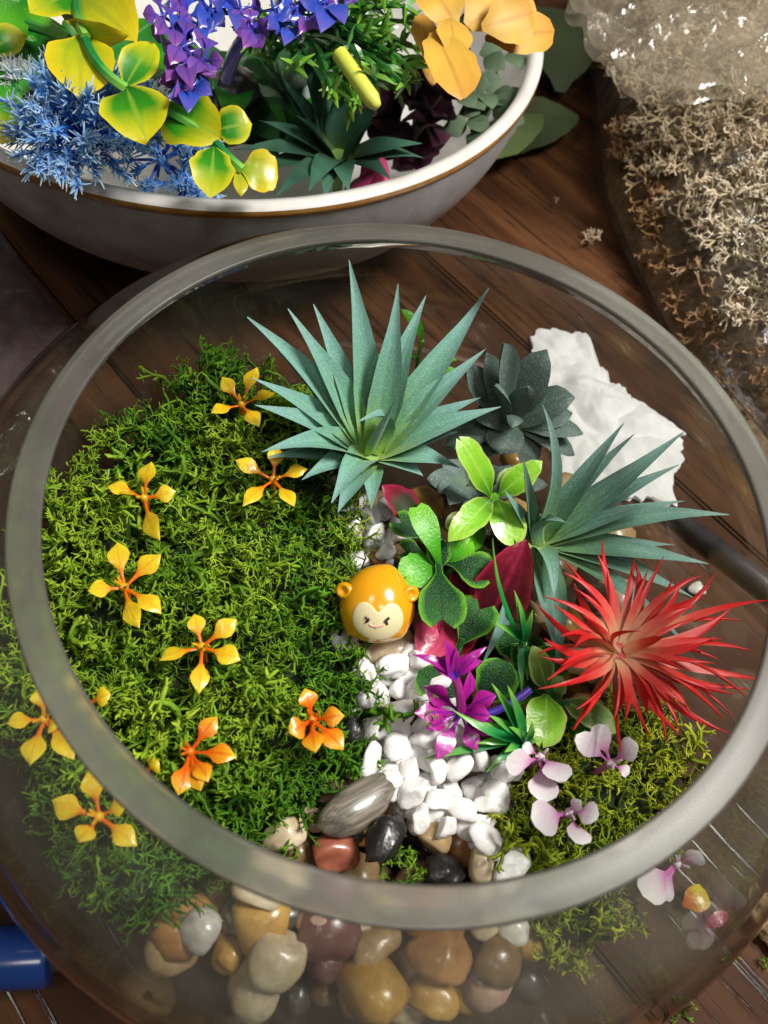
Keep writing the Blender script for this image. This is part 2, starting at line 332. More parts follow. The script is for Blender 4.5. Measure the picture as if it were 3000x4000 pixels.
M['sage'] = G('dusty_sage_leaf', [(0, (.05, .09, .045)), (1, (.11, .17, .09))], vary=.2, rough=.7)
M['fringe_b'] = G('blue_feathery_bloom', [(0, (.012, .09, .62)), (.35, (.06, .32, .88)), (.65, (.36, .68, .97)), (1, (.80, .92, .98))], vary=.1, rough=.35, coat=.2, trans=.35)
M['fringe_w'] = G('pale_blue_feathery_bloom', [(0, (.10, .36, .84)), (.35, (.45, .68, .90)), (.8, (.90, .93, .94)), (1, (.92, .94, .94))], vary=.08, rough=.4, trans=.35)
M['maroon'] = G('dark_maroon_bloom', [(0, (.02, .002, .010)), (1, (.085, .008, .04))], vary=.3, rough=.55, sheen=.2)
M['palepink'] = G('pale_pink_petal', [(0, (.46, .12, .20)), (1, (.66, .44, .46))], vary=.15, rough=.5)
M['hotpink'] = G('hot_pink_petal', [(0, (.42, .02, .10)), (1, (.62, .06, .22))], vary=.2, rough=.4)
M['yellow_stem'] = G('lemon_yellow_stem', [(0, (.56, .62, .06)), (1, (.70, .70, .12))], vary=.06, rough=.45)
M['paleleaf'] = G('pale_green_leaf', [(0, (.09, .14, .05)), (1, (.17, .25, .09))], vary=.15, rough=.45, trans=.1)
M['ceramic_out'] = G('grey_stoneware_glaze', [(0, (.38, .375, .37)), (1, (.54, .53, .52))], src='noise', vscale=180, vary=.16, rough=.5, coat=0., bump=.12, bscale=700, fleck=((.16, .14, .13), 900, .62, .5))
M['ceramic_in'] = G('off_white_glaze', [(0, (.66, .64, .60)), (1, (.76, .74, .70))], src='noise', vary=.06, vscale=120, rough=.22, coat=.3)
M['ceramic_line'] = G('amber_brown_rim_glaze', [(0, (.34, .15, .03)), (1, (.50, .26, .07))], src='noise', vary=.2, vscale=500, rough=.3, coat=.3)
M['monkey'] = G('orange_gloss_resin', [(0, (.80, .34, .006)), (1, (.85, .41, .010))], src='noise', vary=.04, vscale=60, rough=.22, coat=.6, sss=.1, sssr=.003)
M['cream_paint'] = G('cream_paint', [(0, (.84, .74, .42)), (1, (.86, .77, .47))], src='noise', vary=.03, rough=.4)
M['black_paint'] = G('black_paint', [(0, (.012, .01, .01)), (1, (.015, .012, .012))], src='noise', rough=.4)
M['pink_paint'] = G('pink_paint', [(0, (.74, .36, .36)), (1, (.78, .42, .42))], src='noise', rough=.4)
M['blue_pen'] = G('glossy_blue_plastic', [(0, (.010, .045, .22)), (1, (.012, .055, .26))], src='noise', vary=.03, rough=.22, coat=.4)
M['black_pen'] = G('worn_black_plastic', [(0, (.02, .02, .022)), (1, (.05, .05, .055))], src='noise', rough=.4)
M['tissue'] = G('white_tissue', [(0, (.88, .88, .88)), (1, (.91, .91, .91))], src='noise', vary=.04, rough=.85, trans=.15)
M['bark'] = G('pale_splintered_bark', [(0, (.14, .07, .03)), (.5, (.50, .36, .18)), (1, (.70, .56, .34))], src='noise', vary=.3, vscale=500, rough=.85, bump=1., bscale=700)
M['film'] = thin_glass('clear_plastic_film', (.955, .945, .93), f0=.05, rough=.10, haze=(.04, .22, 38), hazecol=(.62, .54, .44), bump=.5, bscale=110, boost=2.)
M['film_milky'] = thin_glass('folded_milky_film', (.93, .92, .90), f0=.05, rough=.13, haze=(.10, .34, 34), hazecol=(.74, .65, .50), bump=.4, bscale=110, boost=.8)
M['film_sheet'] = thin_glass('tinted_plastic_sheet', (.90, .85, .85), f0=.06, rough=.16, haze=(.08, .26, 40), hazecol=(.42, .34, .34), bump=.6, bscale=90, boost=1.4)
STONE = dict(cream=((.50, .38, .22), (.72, .62, .44)), tan=((.34, .22, .10), (.52, .36, .19)), gold=((.42, .22, .045), (.62, .38, .10)), orange=((.34, .15, .05), (.52, .27, .10)), pink=((.40, .24, .18), (.56, .38, .29)), red=((.27, .07, .04), (.42, .15, .09)),
             maroon=((.12, .05, .045), (.22, .10, .085)), grey=((.11, .10, .085), (.24, .21, .17)), lightgrey=((.42, .39, .35), (.60, .56, .50)), black=((.008, .008, .008), (.028, .027, .026)), brown=((.14, .08, .035), (.26, .16, .075)), dark=((.035, .03, .025), (.09, .075, .06)), white=((.62, .58, .50), (.80, .77, .70)))
for k, (a, b) in STONE.items():
    M['st_' + k] = G(k + '_river_stone', [(0, a), (.5, tuple((x + y) / 2 for x, y in zip(a, b))), (1, b)], src='noise', vary=.35, vscale=330, fleck=(tuple(x * .5 for x in a), 170, .58, .5), rough=.3 if k != 'black' else .35, coat=.25, bump=.2 if k != 'black' else .6, bscale=500)
def striped():
    n = NT('banded_grey_river_stone')
    tc = n.n('TexCoord').outputs['Object']
    mp = n.n('Mapping', Scale=(40, 620, 420)); n.link(tc, mp.inputs[0])
    f = n.noise(1., 4, mp.outputs[0], dist=1.)
    c = n.ramp(f, [(.3, (.07, .06, .05)), (.5, (.16, .14, .11)), (.7, (.32, .28, .21))])
    b = n.n('BsdfPrincipled', Roughness=.35, **{'Base__Color': c, 'Coat__Weight': .2})
    n.link(b.outputs[0], n.out.inputs[0]); return n.m
M['st_striped'] = striped()
#SECTION2
# ------------------------------------------------------------------ table
GA = math.radians(-39)
table = empty('table', (0, 0, 0)); tag(table, kind='structure')
gd = np.array([math.cos(GA), math.sin(GA)]); gn = np.array([-math.sin(GA), math.cos(GA)])
q0 = pix(0, 495, 0)[:2] @ gn
PW = .165
def plank_mesh(L=2.4, W=PW - .0012, H=.02):
    bm = bmesh.new(); bmesh.ops.create_cube(bm, size=1)
    bmesh.ops.scale(bm, vec=(L, W, H), verts=bm.verts)
    bmesh.ops.bevel(bm, geom=[e for e in bm.edges], offset=.0012, segments=2, affect='EDGES')
    bmesh.ops.translate(bm, vec=(0, 0, -H / 2), verts=bm.verts)
    me = bpy.data.meshes.new('plank'); bm.to_mesh(me); bm.free(); me.materials.append(M['wood']); return me
pm = plank_mesh()
for k in range(-4, 5):
    q = q0 + (k + .5) * PW; c = gn * q
    o = link('plank', pm, table, (c[0] + gd[0] * .1 * (k % 3), c[1] + gd[1] * .1 * (k % 3), 0)); o.rotation_euler = (0, 0, GA)

# ------------------------------------------------------------------ star-shaped patches (films, paper, heaps)
def ring_patch(poly, zf, nr=20, na=90, c=None, seed=0, wob=0.):
    """closed polygon outline -> filled polar grid; zf(rho, x, y) gives the height"""
    poly = np.asarray(poly, float)[:, :2]; c = poly.mean(0) if c is None else np.asarray(c)[:2]
    a0 = np.arctan2(*(poly - c).T[::-1]); r0 = np.linalg.norm(poly - c, axis=1); od = np.argsort(a0); a0, r0 = a0[od], r0[od]
    an = np.linspace(-math.pi, math.pi, na, endpoint=False)
    # straight-edge interpolation between outline points
    ae = np.concatenate([a0 - 2 * math.pi, a0, a0 + 2 * math.pi]); re = np.tile(r0, 3)
    px, py = re * np.cos(ae), re * np.sin(ae); rb = np.empty(na)
    for i, a in enumerate(an):
        k = np.searchsorted(ae, a); A = np.array([px[k - 1], py[k - 1]]); B = np.array([px[k], py[k]]); d = np.array([math.cos(a), math.sin(a)])
        den = d[0] * (B - A)[1] - d[1] * (B - A)[0]
        rb[i] = (A[0] * (B - A)[1] - A[1] * (B - A)[0]) / den if abs(den) > 1e-9 else re[k]
    if wob:
        rb *= 1 + wob * np.array([mnoise.noise(Vector((math.cos(a) * 4 + seed, math.sin(a) * 4, seed * 1.7))) + .6 * mnoise.noise(Vector((math.cos(a) * 13 + seed, math.sin(a) * 13, seed))) for a in an])
    rho = np.linspace(0, 1, nr + 1)[1:]
    X = c[0] + np.outer(rho, rb * np.cos(an)); Y = c[1] + np.outer(rho, rb * np.sin(an))
    RH = np.repeat(rho, na); X, Y = X.ravel(), Y.ravel()
    V = np.stack([X, Y, zf(RH, X, Y)], 1)
    V = np.vstack([V, [[c[0], c[1], float(zf(np.array([0.]), np.array([c[0]]), np.array([c[1]]))[0])]]])
    i, j = np.meshgrid(np.arange(nr - 1), np.arange(na), indexing='ij'); j2 = (j + 1) % na
    F = [np.stack([i * na + j, (i + 1) * na + j, (i + 1) * na + j2, i * na + j2], -1).reshape(-1, 4)]
    jj = np.arange(na); F.append(np.stack([np.full(na, len(V) - 1), jj, (jj + 1) % na], -1))
    return V, F
def nf(X, Y, f, seed=0., oct=1):
    return np.array([mnoise.noise(Vector((x * f + seed, y * f, seed * 1.3))) + (.5 * mnoise.noise(Vector((x * f * 2.1 + seed, y * f * 2.1, seed))) if oct > 1 else 0) for x, y in zip(X, Y)])
def in_poly(P, poly):
    x, y = P; c = False; n = len(poly)
    for i in range(n):
        x1, y1 = poly[i][:2]; x2, y2 = poly[i - 1][:2]
        if (y1 > y) != (y2 > y) and x < (x2 - x1) * (y - y1) / (y2 - y1) + x1: c = not c
    return c
def scatter(poly, spacing, rg, tries=6000, ok=None):
    poly = np.asarray(poly)[:, :2]; lo, hi = poly.min(0), poly.max(0); pts = []
    grid = {}
    for _ in range(tries):
        p = lo + rg.rand(2) * (hi - lo)
        if not in_poly(p, poly) or (ok and not ok(p)): continue
        g = tuple((p / spacing).astype(int)); near = False
        for dx in (-1, 0, 1):
            for dy in (-1, 0, 1):
                for q in grid.get((g[0] + dx, g[1] + dy), ()):
                    if (q[0] - p[0]) ** 2 + (q[1] - p[1]) ** 2 < spacing ** 2: near = True
        if not near: grid.setdefault(g, []).append(p); pts.append(p)
    return np.array(pts)

# ------------------------------------------------------------------ glass bowl
PO = np.array([(.0, .0), (.5, .0), (.74, .004), (.86, .03), (1.05, .13), (1.22, .29), (1.36, .52), (1.44, .78), (1.45, .92), (1.41, 1.08), (1.32, 1.20), (1.20, 1.295), (1.115, 1.355), (1.088, 1.385)]) * R
def smooth_curve(P, n):
    d = np.concatenate([[0], np.cumsum(np.linalg.norm(np.diff(P, axis=0), axis=1))]); t = np.linspace(0, d[-1], n)
    q = np.stack([np.interp(t, d, P[:, k]) for k in range(2)], 1)
    for _ in range(3):
        q[1:-1] = .25 * q[:-2] + .5 * q[1:-1] + .25 * q[2:]
    return q
PO = smooth_curve(PO, 54)
def offset(P, th):
    T = np.gradient(P, axis=0); N = np.stack([-T[:, 1], T[:, 0]], 1); N /= np.linalg.norm(N, axis=1)[:, None]; return P + N * (th[:, None] if np.ndim(th) else th)
PI_ = offset(PO, np.interp(np.linspace(0, 1, 54), [0, .4, .9, 1], [.0045, .0032, .0032, .0062])); PI_[0, 0] = 0; PI_[:, 0] = np.maximum(PI_[:, 0], 0)
def r_in(z): 
    k = np.argmax(PO[:, 0]); 
    return np.interp(z, PI_[12:, 1], PI_[12:, 0])
def lathe(P, n=128, c=(0, 0, 0), closed=False):
    an = np.arange(n) / n * 2 * math.pi; m = len(P)
    V = np.stack([P[:, 0][:, None] * np.cos(an), P[:, 0][:, None] * np.sin(an), np.repeat(P[:, 1][:, None], n, 1)], -1).reshape(-1, 3) + np.asarray(c)
    i, j = np.meshgrid(np.arange(m if closed else m - 1), np.arange(n), indexing='ij'); j2 = (j + 1) % n; i2 = (i + 1) % m
    return V, [np.stack([i * n + j, i * n + j2, i2 * n + j2, i2 * n + j], -1).reshape(-1, 4)]
bowl = empty('glass_bowl', (0, 0, 0)); tag(bowl, 'round clear glass bowl with thick ground rim, holding the miniature garden', 'bowl')
rim_o, rim_i = PO[-1], PI_[-1]
PO2 = PO.copy(); PO2[:, 0] = np.maximum(PO2[:, 0], 1e-5); PI2 = PI_.copy(); PI2[:, 0] = np.maximum(PI2[:, 0], 1e-5)
mk('glass_wall', MB().add(*lathe(np.vstack([PO2, PI2[::-1]]))), M['glass'], bowl)
rp = np.array([(1.088, 1.386), (1.0875, 1.396), (1.084, 1.4000), (1.08, 1.4005), (1.008, 1.4005), (1.003, 1.3995), (1.000, 1.394), (1.004, 1.380), (1.012, 1.3735), (1.075, 1.3735)]) * R
mk('rim', MB().add(*lathe(rp, closed=True)), M['rim'], bowl)

# ------------------------------------------------------------------ ceramic bowl behind
BC = np.array([-1.5 * R, 3.03 * R, 0]); BR, BH = 1.705 * R, 1.0 * R
po = smooth_curve(np.array([(.0, .0), (.50, .0), (.55, .0), (.57, .06), (.72, .16), (.86, .36), (.95, .62), (.982, .80), (.9985, .95)]) * [BR, BH], 40)
pi = smooth_curve(np.array([(.0, .10), (.45, .11), (.68, .22), (.82, .40), (.91, .64), (.945, .84), (.955, .965)]) * [BR, BH], 36)
po[:, 0] = np.maximum(po[:, 0], 1e-5); pi[:, 0] = np.maximum(pi[:, 0], 1e-5)
cbowl = empty('ceramic_bowl', BC); tag(cbowl, 'wide grey stoneware bowl with white inside and amber rim line, full of plastic plants', 'bowl')
mk('outer_wall', MB().add(*lathe(po, 144, BC)), M['ceramic_out'], cbowl)
rl = np.array([(.9985, .950), (1.0025, .958), (1.003, .974), (1.002, .988)]) * [BR, BH]
mk('rim_line', MB().add(*lathe(rl, 144, BC)), M['ceramic_line'], cbowl)
rt = np.vstack([np.array([(1.002, .988), (.996, 1.0), (.98, 1.006), (.964, 1.0), (.955, .965)]) * [BR, BH], pi[::-1]])
mk('white_interior', MB().add(*lathe(rt, 144, BC)), M['ceramic_in'], cbowl)

# ------------------------------------------------------------------ moss
def sprig(rg, L=.0047, r=.00080, lev=5, sides=3, spread=.8, kids=(2, 3)):
    mb = MB(); st = [(np.zeros(3), np.array([0, 0, 1.]), L, r, 0)]
    while st:
        p, d, l, rr, k = st.pop()
        b = nz(d + rg.randn(3) * .38); m = p + d * l * .5; e = m + b * l * .5
        V, F, t = tube(np.array([p, m, e]), [rr, rr * .92, rr * (.85 if k < lev - 1 else .4)], sides, False)
        mb.add(V, F, np.clip((k + t) / lev, 0, 1))
        if k < lev - 1:
            for _ in range(rg.randint(kids[0], kids[1] + 1)):
                st.append((e, nz(b + rg.randn(3) * spread), l * rg.uniform(.6, .88), rr * rg.uniform(.68, .84), k + 1))
    return np.concatenate(mb.V), np.concatenate(mb.F), np.concatenate(mb.t)
_rg = np.random.RandomState(5)
SPR = [sprig(_rg) for _ in range(14)]
SPRF = [sprig(_rg, L=.005, r=.0005, lev=5, kids=(2, 2)) for _ in range(8)]
SPRT = [sprig(_rg, L=.0072, r=.00125, lev=4, kids=(2, 3)) for _ in range(6)]
def rotm(rg, tilt, nrm=UP):
    a = rg.uniform(0, 2 * math.pi); b = tilt
    d = np.array([math.sin(b) * math.cos(a), math.sin(b) * math.sin(a), math.cos(b)])
    q = Vector((0, 0, 1)).rotation_difference(Vector(nrm)) @ Vector((0, 0, 1)).rotation_difference(Vector(d))
    return np.array((q.to_matrix() @ Matrix.Rotation(rg.uniform(0, 6.28), 3, 'Z')))
def moss(mb, pts, rg, lib=SPR, sc=(.7, 1.25), tilt=(.2, 1.35), s=None):
    for p in pts:
        V, F, t = lib[rg.randint(len(lib))]
        mb.add(V @ (rotm(rg, rg.uniform(*tilt)) * rg.uniform(*sc)).T + p, F, t, s(p) if s else rg.beta(1.2, 2.2))
def clampwall(V, m=.0012):
    rr = np.hypot(V[:, 0], V[:, 1]); lim = r_in(V[:, 2]) - m; k = np.minimum(1, lim / np.maximum(rr, 1e-6)); V[:, 0] *= k; V[:, 1] *= k
    V[:, 2] = np.maximum(V[:, 2], .005); return V
def moss_bed(name, outline, z0, bumpf, n_space, rg, mat, label, lib=SPR, ysh=None, floor=.008, sc=(.75, 1.35)):
    poly = np.array([pix(x, y, z0) for x, y in outline]); poly[:, :2] *= np.minimum(1, (r_in(z0) - .004) / np.hypot(poly[:, 0], poly[:, 1]))[:, None]
    c = poly[:, :2].mean(0)
    def zf(rh, X, Y): return floor + (bumpf(X, Y) - floor) * (1 - sm(.90, 1.0, rh) * .5) + .0065 * nf(X, Y, 62, 9) - .001
    core = MB(); V, F = ring_patch(poly, lambda r_, X, Y: zf(r_, X, Y) - .005, 16, 72, c); core.add(clampwall(V), F)
    mb = MB(); pts = scatter(poly, n_space, rg, 14000)
    P = np.column_stack([pts, bumpf(pts[:, 0], pts[:, 1]) + .0075 * nf(pts[:, 0], pts[:, 1], 62, 9) - .006])
    sl = nf(pts[:, 0], pts[:, 1], 32, 2, 2)
    for p, q in zip(P, sl):
        pk = rg.rand(); lb_ = SPRT if pk < .13 else SPRF if pk > .72 else lib
        V, F, t = lb_[rg.randint(len(lb_))]
        V = V @ (rotm(rg, rg.uniform(.15, 1.4)) * rg.uniform(*sc)).T + p
        mb.add(V, F, np.clip(t + rg.uniform(-.15, .15), 0, 1), np.clip(.26 + 1.4 * q + rg.uniform(-.2, .3), 0, 1))
    for p in P[P[:, 1] < -.04]:   # lower strands along the front wall
        V, F, t = lib[rg.randint(len(lib))]
        mb.add(V @ (rotm(rg, rg.uniform(.3, 1.5)) * rg.uniform(*sc)).T + p - [0, 0, rg.uniform(.004, .012)], F, t * .8, rg.uniform(0, .3))
    V = clampwall(np.concatenate(mb.V)); mb.V = [V]
    root = empty(name, (c[0], c[1], floor)); tag(root, label, 'moss', kind='stuff')
    mk('branch_mass', mb, mat, root); mk('gap_shade_core', core, M['moss_core'], root)
    return root, poly
rg = np.random.RandomState(11)
ZL = .052
OUT_L = [(60, 1110), (130, 1085), (200, 1020), (225, 950), (330, 890), (420, 835), (480, 800), (560, 835), (660, 835), (725, 960), (735, 1090), (775, 1150), (770, 1210), (745, 1270), (735, 1390), (800, 1440), (820, 1480), (785, 1530), (745, 1600), (720, 1660), (690, 1745), (620, 1760), (560, 1790), (520, 1850), (440, 1930), (330, 1960), (200, 1960), (80, 1850), (-20, 1650), (-40, 1400), (0, 1200)]
def hL(X, Y): return ZL + .004 * sm(.05, .10, -Y) + .006 * sm(.0, .06, -X) + .005 * nf(X, Y, 26, 1) + .0022 * nf(X, Y, 75, 6)
moss_bed('moss_mound', OUT_L, ZL, hL, .0030, rg, M['moss'], 'large mound of curly green moss dotted with orange flowers')
OUT_R = [(1290, 1520), (1360, 1490), (1440, 1510), (1510, 1585), (1535, 1640), (1540, 1760), (1510, 1900), (1420, 2060), (1250, 2130), (1150, 2040), (1130, 1950), (1085, 1860), (1060, 1800), (1030, 1770), (1060, 1730), (1120, 1700), (1160, 1640), (1220, 1590)]
def hR(X, Y): return .046 + .014 * sm(.045, .095, -Y) + .003 * nf(X, Y, 30, 4)
moss_bed('moss_patch', OUT_R, .046, hR, .0033, rg, M['moss_y'], 'yellow-green moss patch under the red spiky plant with pale pink flowers', sc=(.6, 1.05))
def tuft(name, x, y, z, n, rad, mat, label, lib=SPR, sc=(.5, .9)):
    c = pix(x, y, z); mb = MB()
    moss(mb, [c + np.array([*(rg.randn(2) * rad), rg.uniform(-.002, .001)]) for _ in range(n)], rg, lib, sc)
    return tag(mk(name, mb, mat), label, 'moss')
tuft('moss_tuft', 878, 1872, .047, 9, .003, M['moss'], 'small green moss tuft between black rock and cream pebble at the bowl front', sc=(.4, .65))
tuft('moss_tuft', 775, 1110, .052, 6, .004, M['moss_y'], 'wisp of moss over white gravel below the large spiky rosette', SPRF)
tuft('moss_tuft', 1085, 1300, .050, 6, .005, M['moss_y'], 'tiny yellow moss wisp beneath the burgundy leaf', SPRF)
tuft('moss_tuft', 895, 1555, .056, 2, .002, M['moss_y'], 'tiny green moss sprig on white gravel beside the magenta flower', SPRF, (.6, .8))
tuft('moss_tuft', 770, 1275, .056, 7, .003, M['moss'], 'fine moss strands beside the monkey figurine ear', SPRF, (.8, 1.1))

# ------------------------------------------------------------------ stones
RM = {}
def rock_mesh(key, mat, size=1.):
    seed, sub, lump, freq, fac = key
    me = RM.get((key, mat))
    if me: return me
    V, F = rock(seed, sub, lump, freq, fac)
    me = RM[(key, mat)] = bpy.data.meshes.new('stone'); me.from_pydata((V * size).tolist(), [], F.tolist())
    me.polygons.foreach_set('use_smooth', np.ones(len(F), bool)); me.materials.append(M[mat]); return me
def stone(x, y, a, b, z, col, label, ang=0., rough=False, group=None, name='river_stone', th=.72, seed=None, cat='stone', clamp=True):
    if y > 1900 and clamp: z += .012
    c = pix(x, y, z); A, B = px2m(a, c), px2m(b, c)
    d = pix(x + 10 * math.cos(math.radians(ang)), y - 10 * math.sin(math.radians(ang)), z) - c
    C = min(A, B) * th
    if clamp:
        lim = r_in(z) - max(A, B) * .6 - .001; rr = math.hypot(c[0], c[1])
        if rr > lim: c[:2] *= lim / rr
    seed = int(abs(x * 7 + y * 3)) % 17 if seed is None else seed
    key = (seed, 3, .34 if rough else .2, 2.2 if rough else 1.1, 7 if rough else 2)
    me = rock_mesh(key, 'st_' + col).copy()   # real size in the mesh so that the noise scale stays true
    co = np.empty(len(me.vertices) * 3, np.float32); me.vertices.foreach_get('co', co)
    me.vertices.foreach_set('co', (co.reshape(-1, 3) * [A, B, C]).astype(np.float32).ravel()); me.update()
    o = link(name, me, None, c); o.rotation_euler = (rg.uniform(-.2, .2), rg.uniform(-.2, .2), math.atan2(d[1], d[0]))
    return tag(o, label, cat, group)
GS = 'river stones in the bowl'
for r_ in [
    (779, 1736, 104, 46, .052, 'striped', 'long grey banded stone beside the white gravel path', 31),
    (725, 1842, 54, 44, .047, 'red', 'glossy brick-red stone near the front rim', 0),
    (617, 1796, 52, 42, .048, 'cream', 'cream stone poking out below the green moss mound', 20),
    (961, 1886, 48, 40, .046, 'black', 'shiny black rock left of the upright cream pebble', 0, True),
    (1041, 1870, 34, 46, .048, 'cream', 'smooth upright egg-shaped cream pebble by the front rim', 0),
    (937, 1808, 42, 34, .046, 'tan', 'beige pebble between black rock and white gravel', -20),
    (725, 1708, 44, 28, .045, 'maroon', 'purplish stone half under the moss above the long grey stone', 20),
    (773, 1672, 30, 18, .046, 'tan', 'small tan pebble at the upper end of the long grey stone', 0),
    (764, 1579, 26, 50, .050, 'black', 'smooth black pebble right of the lower orange flower', -5),
    (777, 1635, 32, 22, .046, 'orange', 'small orange pebble under the black pebble', 15),
    (872, 1712, 36, 24, .043, 'gold', 'golden brown pebble showing between white gravel and grey stone', 10),
    (843, 1402, 62, 42, .045, 'cream', 'pale cream stone on which the monkey figurine sits', 10),
    (1140, 1322, 32, 46, .046, 'tan', 'beige pebble behind the thin grass sprig', 80),
    (821, 1205, 36, 22, .045, 'orange', 'amber brown pebble above the monkey figurine', 10),
    (868, 1190, 34, 22, .044, 'brown', 'dark brown pebble under the round glossy leaves', 0),
    (673, 1770, 26, 36, .044, 'pink', 'narrow pinkish pebble left of the long grey stone', 80),
    (640, 1836, 36, 34, .042, 'brown', 'brown pebble between the cream and the red stone', 0),
    (769, 1808, 20, 26, .044, 'grey', 'small grey pebble between red stone and black rock', 0),
    (1285, 1290, 46, 36, .040, 'dark', 'dark stone behind the red spiky plant', 0),
    (1115, 1420, 34, 34, .042, 'tan', 'tan pebble under the dark round leaves near the grass sprig', 0),
    (1180, 1540, 36, 40, .040, 'pink', 'pinkish stone behind the lime green leaf', 60),
    (1240, 1430, 50, 36, .040, 'tan', 'tan stone in the shade under the red spiky plant', 0),
    (690, 1142, 30, 20, .046, 'brown', 'brown pebble at the moss edge beside the upper white gravel', 20),
    (555, 1931, 60, 44, .047, 'cream', 'cream stone with a brown spot, seen through the front glass', -15),
    (435, 2009, 60, 46, .044, 'lightgrey', 'light grey egg-shaped stone seen through the front glass', -25),
    (360, 2064, 62, 66, .036, 'tan', 'large tan stone lowest by the glass left of the cream ones', 0),
    (600, 2070, 62, 70, .044, 'cream', 'large cream angular stone seen through the front glass', -50),
    (545, 2154, 58, 62, .036, 'cream', 'cream tan stone at the picture bottom below the angular one', 0),
    (495, 2064, 38, 42, .036, 'gold', 'small yellowish stone between tan and cream stones behind glass', 0),
    (510, 1978, 36, 40, .040, 'grey', 'grey brown stone behind glass right of the light grey one', 0),
    (622, 1972, 46, 30, .042, 'dark', 'dark slate stone behind glass below the rim', -10),
    (691, 1992, 52, 36, .044, 'pink', 'rose pink stone behind glass just under the rim', -10),
    (648, 2030, 42, 28, .038, 'grey', 'flat grey stone behind glass below the rose pink stone', -20),
    (712, 2070, 46, 46, .038, 'maroon', 'maroon stone behind glass left of the golden stones', 30),
    (813, 2046, 44, 56, .042, 'tan', 'tan and brown rough stone behind glass above the golden stone', -60),
    (801, 2116, 50, 50, .038, 'gold', 'round golden yellow stone behind the front glass', 0),
    (953, 2066, 74, 56, .044, 'orange', 'large orange brown stone behind the front glass', -15),
    (933, 2152, 60, 48, .038, 'gold', 'golden stone under the large orange brown stone', -15),
    (1053, 2128, 58, 52, .036, 'pink', 'pinkish beige stone right of the golden stone behind glass', -30),
    (769, 2004, 34, 28, .040, 'cream', 'small cream stone behind glass under the rim centre', 0),
    (1045, 1996, 36, 32, .042, 'cream', 'small cream stone behind glass under the rim right of centre', 0),
    (1109, 2006, 46, 36, .042, 'white', 'white and tan stone behind glass beside the yellow moss', 10),
    (1065, 2072, 44, 22, .038, 'brown', 'flat brown stone behind glass right of the large orange one', -5),
    (1141, 2124, 46, 42, .034, 'dark', 'dark streaked stone behind glass below the yellow moss', 0),
    (873, 2186, 52, 40, .032, 'cream', 'beige stone at the picture bottom between golden stones', 0),
    (1025, 2190, 48, 36, .032, 'gold', 'golden stone at the picture bottom right of centre', 0),
    (701, 2144, 30, 30, .032, 'brown', 'small brown stone at the bottom below the maroon stone', 0),
    (637, 2164, 36, 42, .030, 'dark', 'dark grey stone at the bottom between cream stones', 0),
    (760, 2200, 44, 30, .030, 'tan', 'beige tan stone at the very bottom of the picture', 0),
    (880, 2000, 40, 26, .040, 'grey', 'grey brown stone behind glass under the middle of the rim', 0),
    (960, 1975, 46, 24, .042, 'grey', 'greyish stone close under the rim above the large orange one', 0),
]:
    stone(*r_[:8], rough=len(r_) > 8, group=GS)
# the black craggy rock
stone(833, 1818, 46, 66, .054, 'black', 'craggy black rock with sharp edges beside the red stone', -20, True, GS, seed=23)
# hidden-between filler stones
cols = ['tan', 'brown', 'gold', 'cream', 'maroon', 'gold', 'tan', 'pink', 'cream', 'orange']
OUT_M = [(740, 1090), (900, 1080), (1000, 1010), (1120, 960), (1230, 1010), (1330, 1150), (1350, 1300), (1330, 1480), (1220, 1600), (1120, 1690), (1060, 1780), (1100, 1880), (1120, 1980), (1100, 2120), (940, 2200), (760, 2200), (580, 2180), (420, 2100), (420, 2000), (560, 1880), (640, 1830), (680, 1760), (740, 1620), (790, 1500), (760, 1400), (760, 1250)]
OUT_F = [(330, 1990), (460, 1960), (560, 1900), (700, 1940), (900, 1960), (1120, 1970), (1180, 2120), (1100, 2240), (600, 2250), (380, 2150), (280, 2060)]
for zz, sp, ol in ((.033, .0145, OUT_M), (.018, .017, OUT_M), (.044, .0135, OUT_F), (.053, .0150, OUT_F)):
    pts = scatter(np.array([pix(x, y, zz) for x, y in ol]), sp, rg, 1500, lambda p: math.hypot(*p) < r_in(zz) - .011)
    for p in pts:
        k = cols[rg.randint(len(cols))]
        me = rock_mesh((rg.randint(6), 2, .2, 1.1, 2), 'st_' + k, (.0095, .0075, .006))
        o = link('river_stone', me, None, (p[0], p[1], zz + rg.uniform(-.002, .002))); o.scale = (rg.uniform(.8, 1.15),) * 3; o.rotation_euler = (rg.uniform(-.3, .3), rg.uniform(-.3, .3), rg.uniform(0, 6.3))
        tag(o, 'river stone lying deeper in the pile under the other stones', 'stone', 'stones buried in the pile')

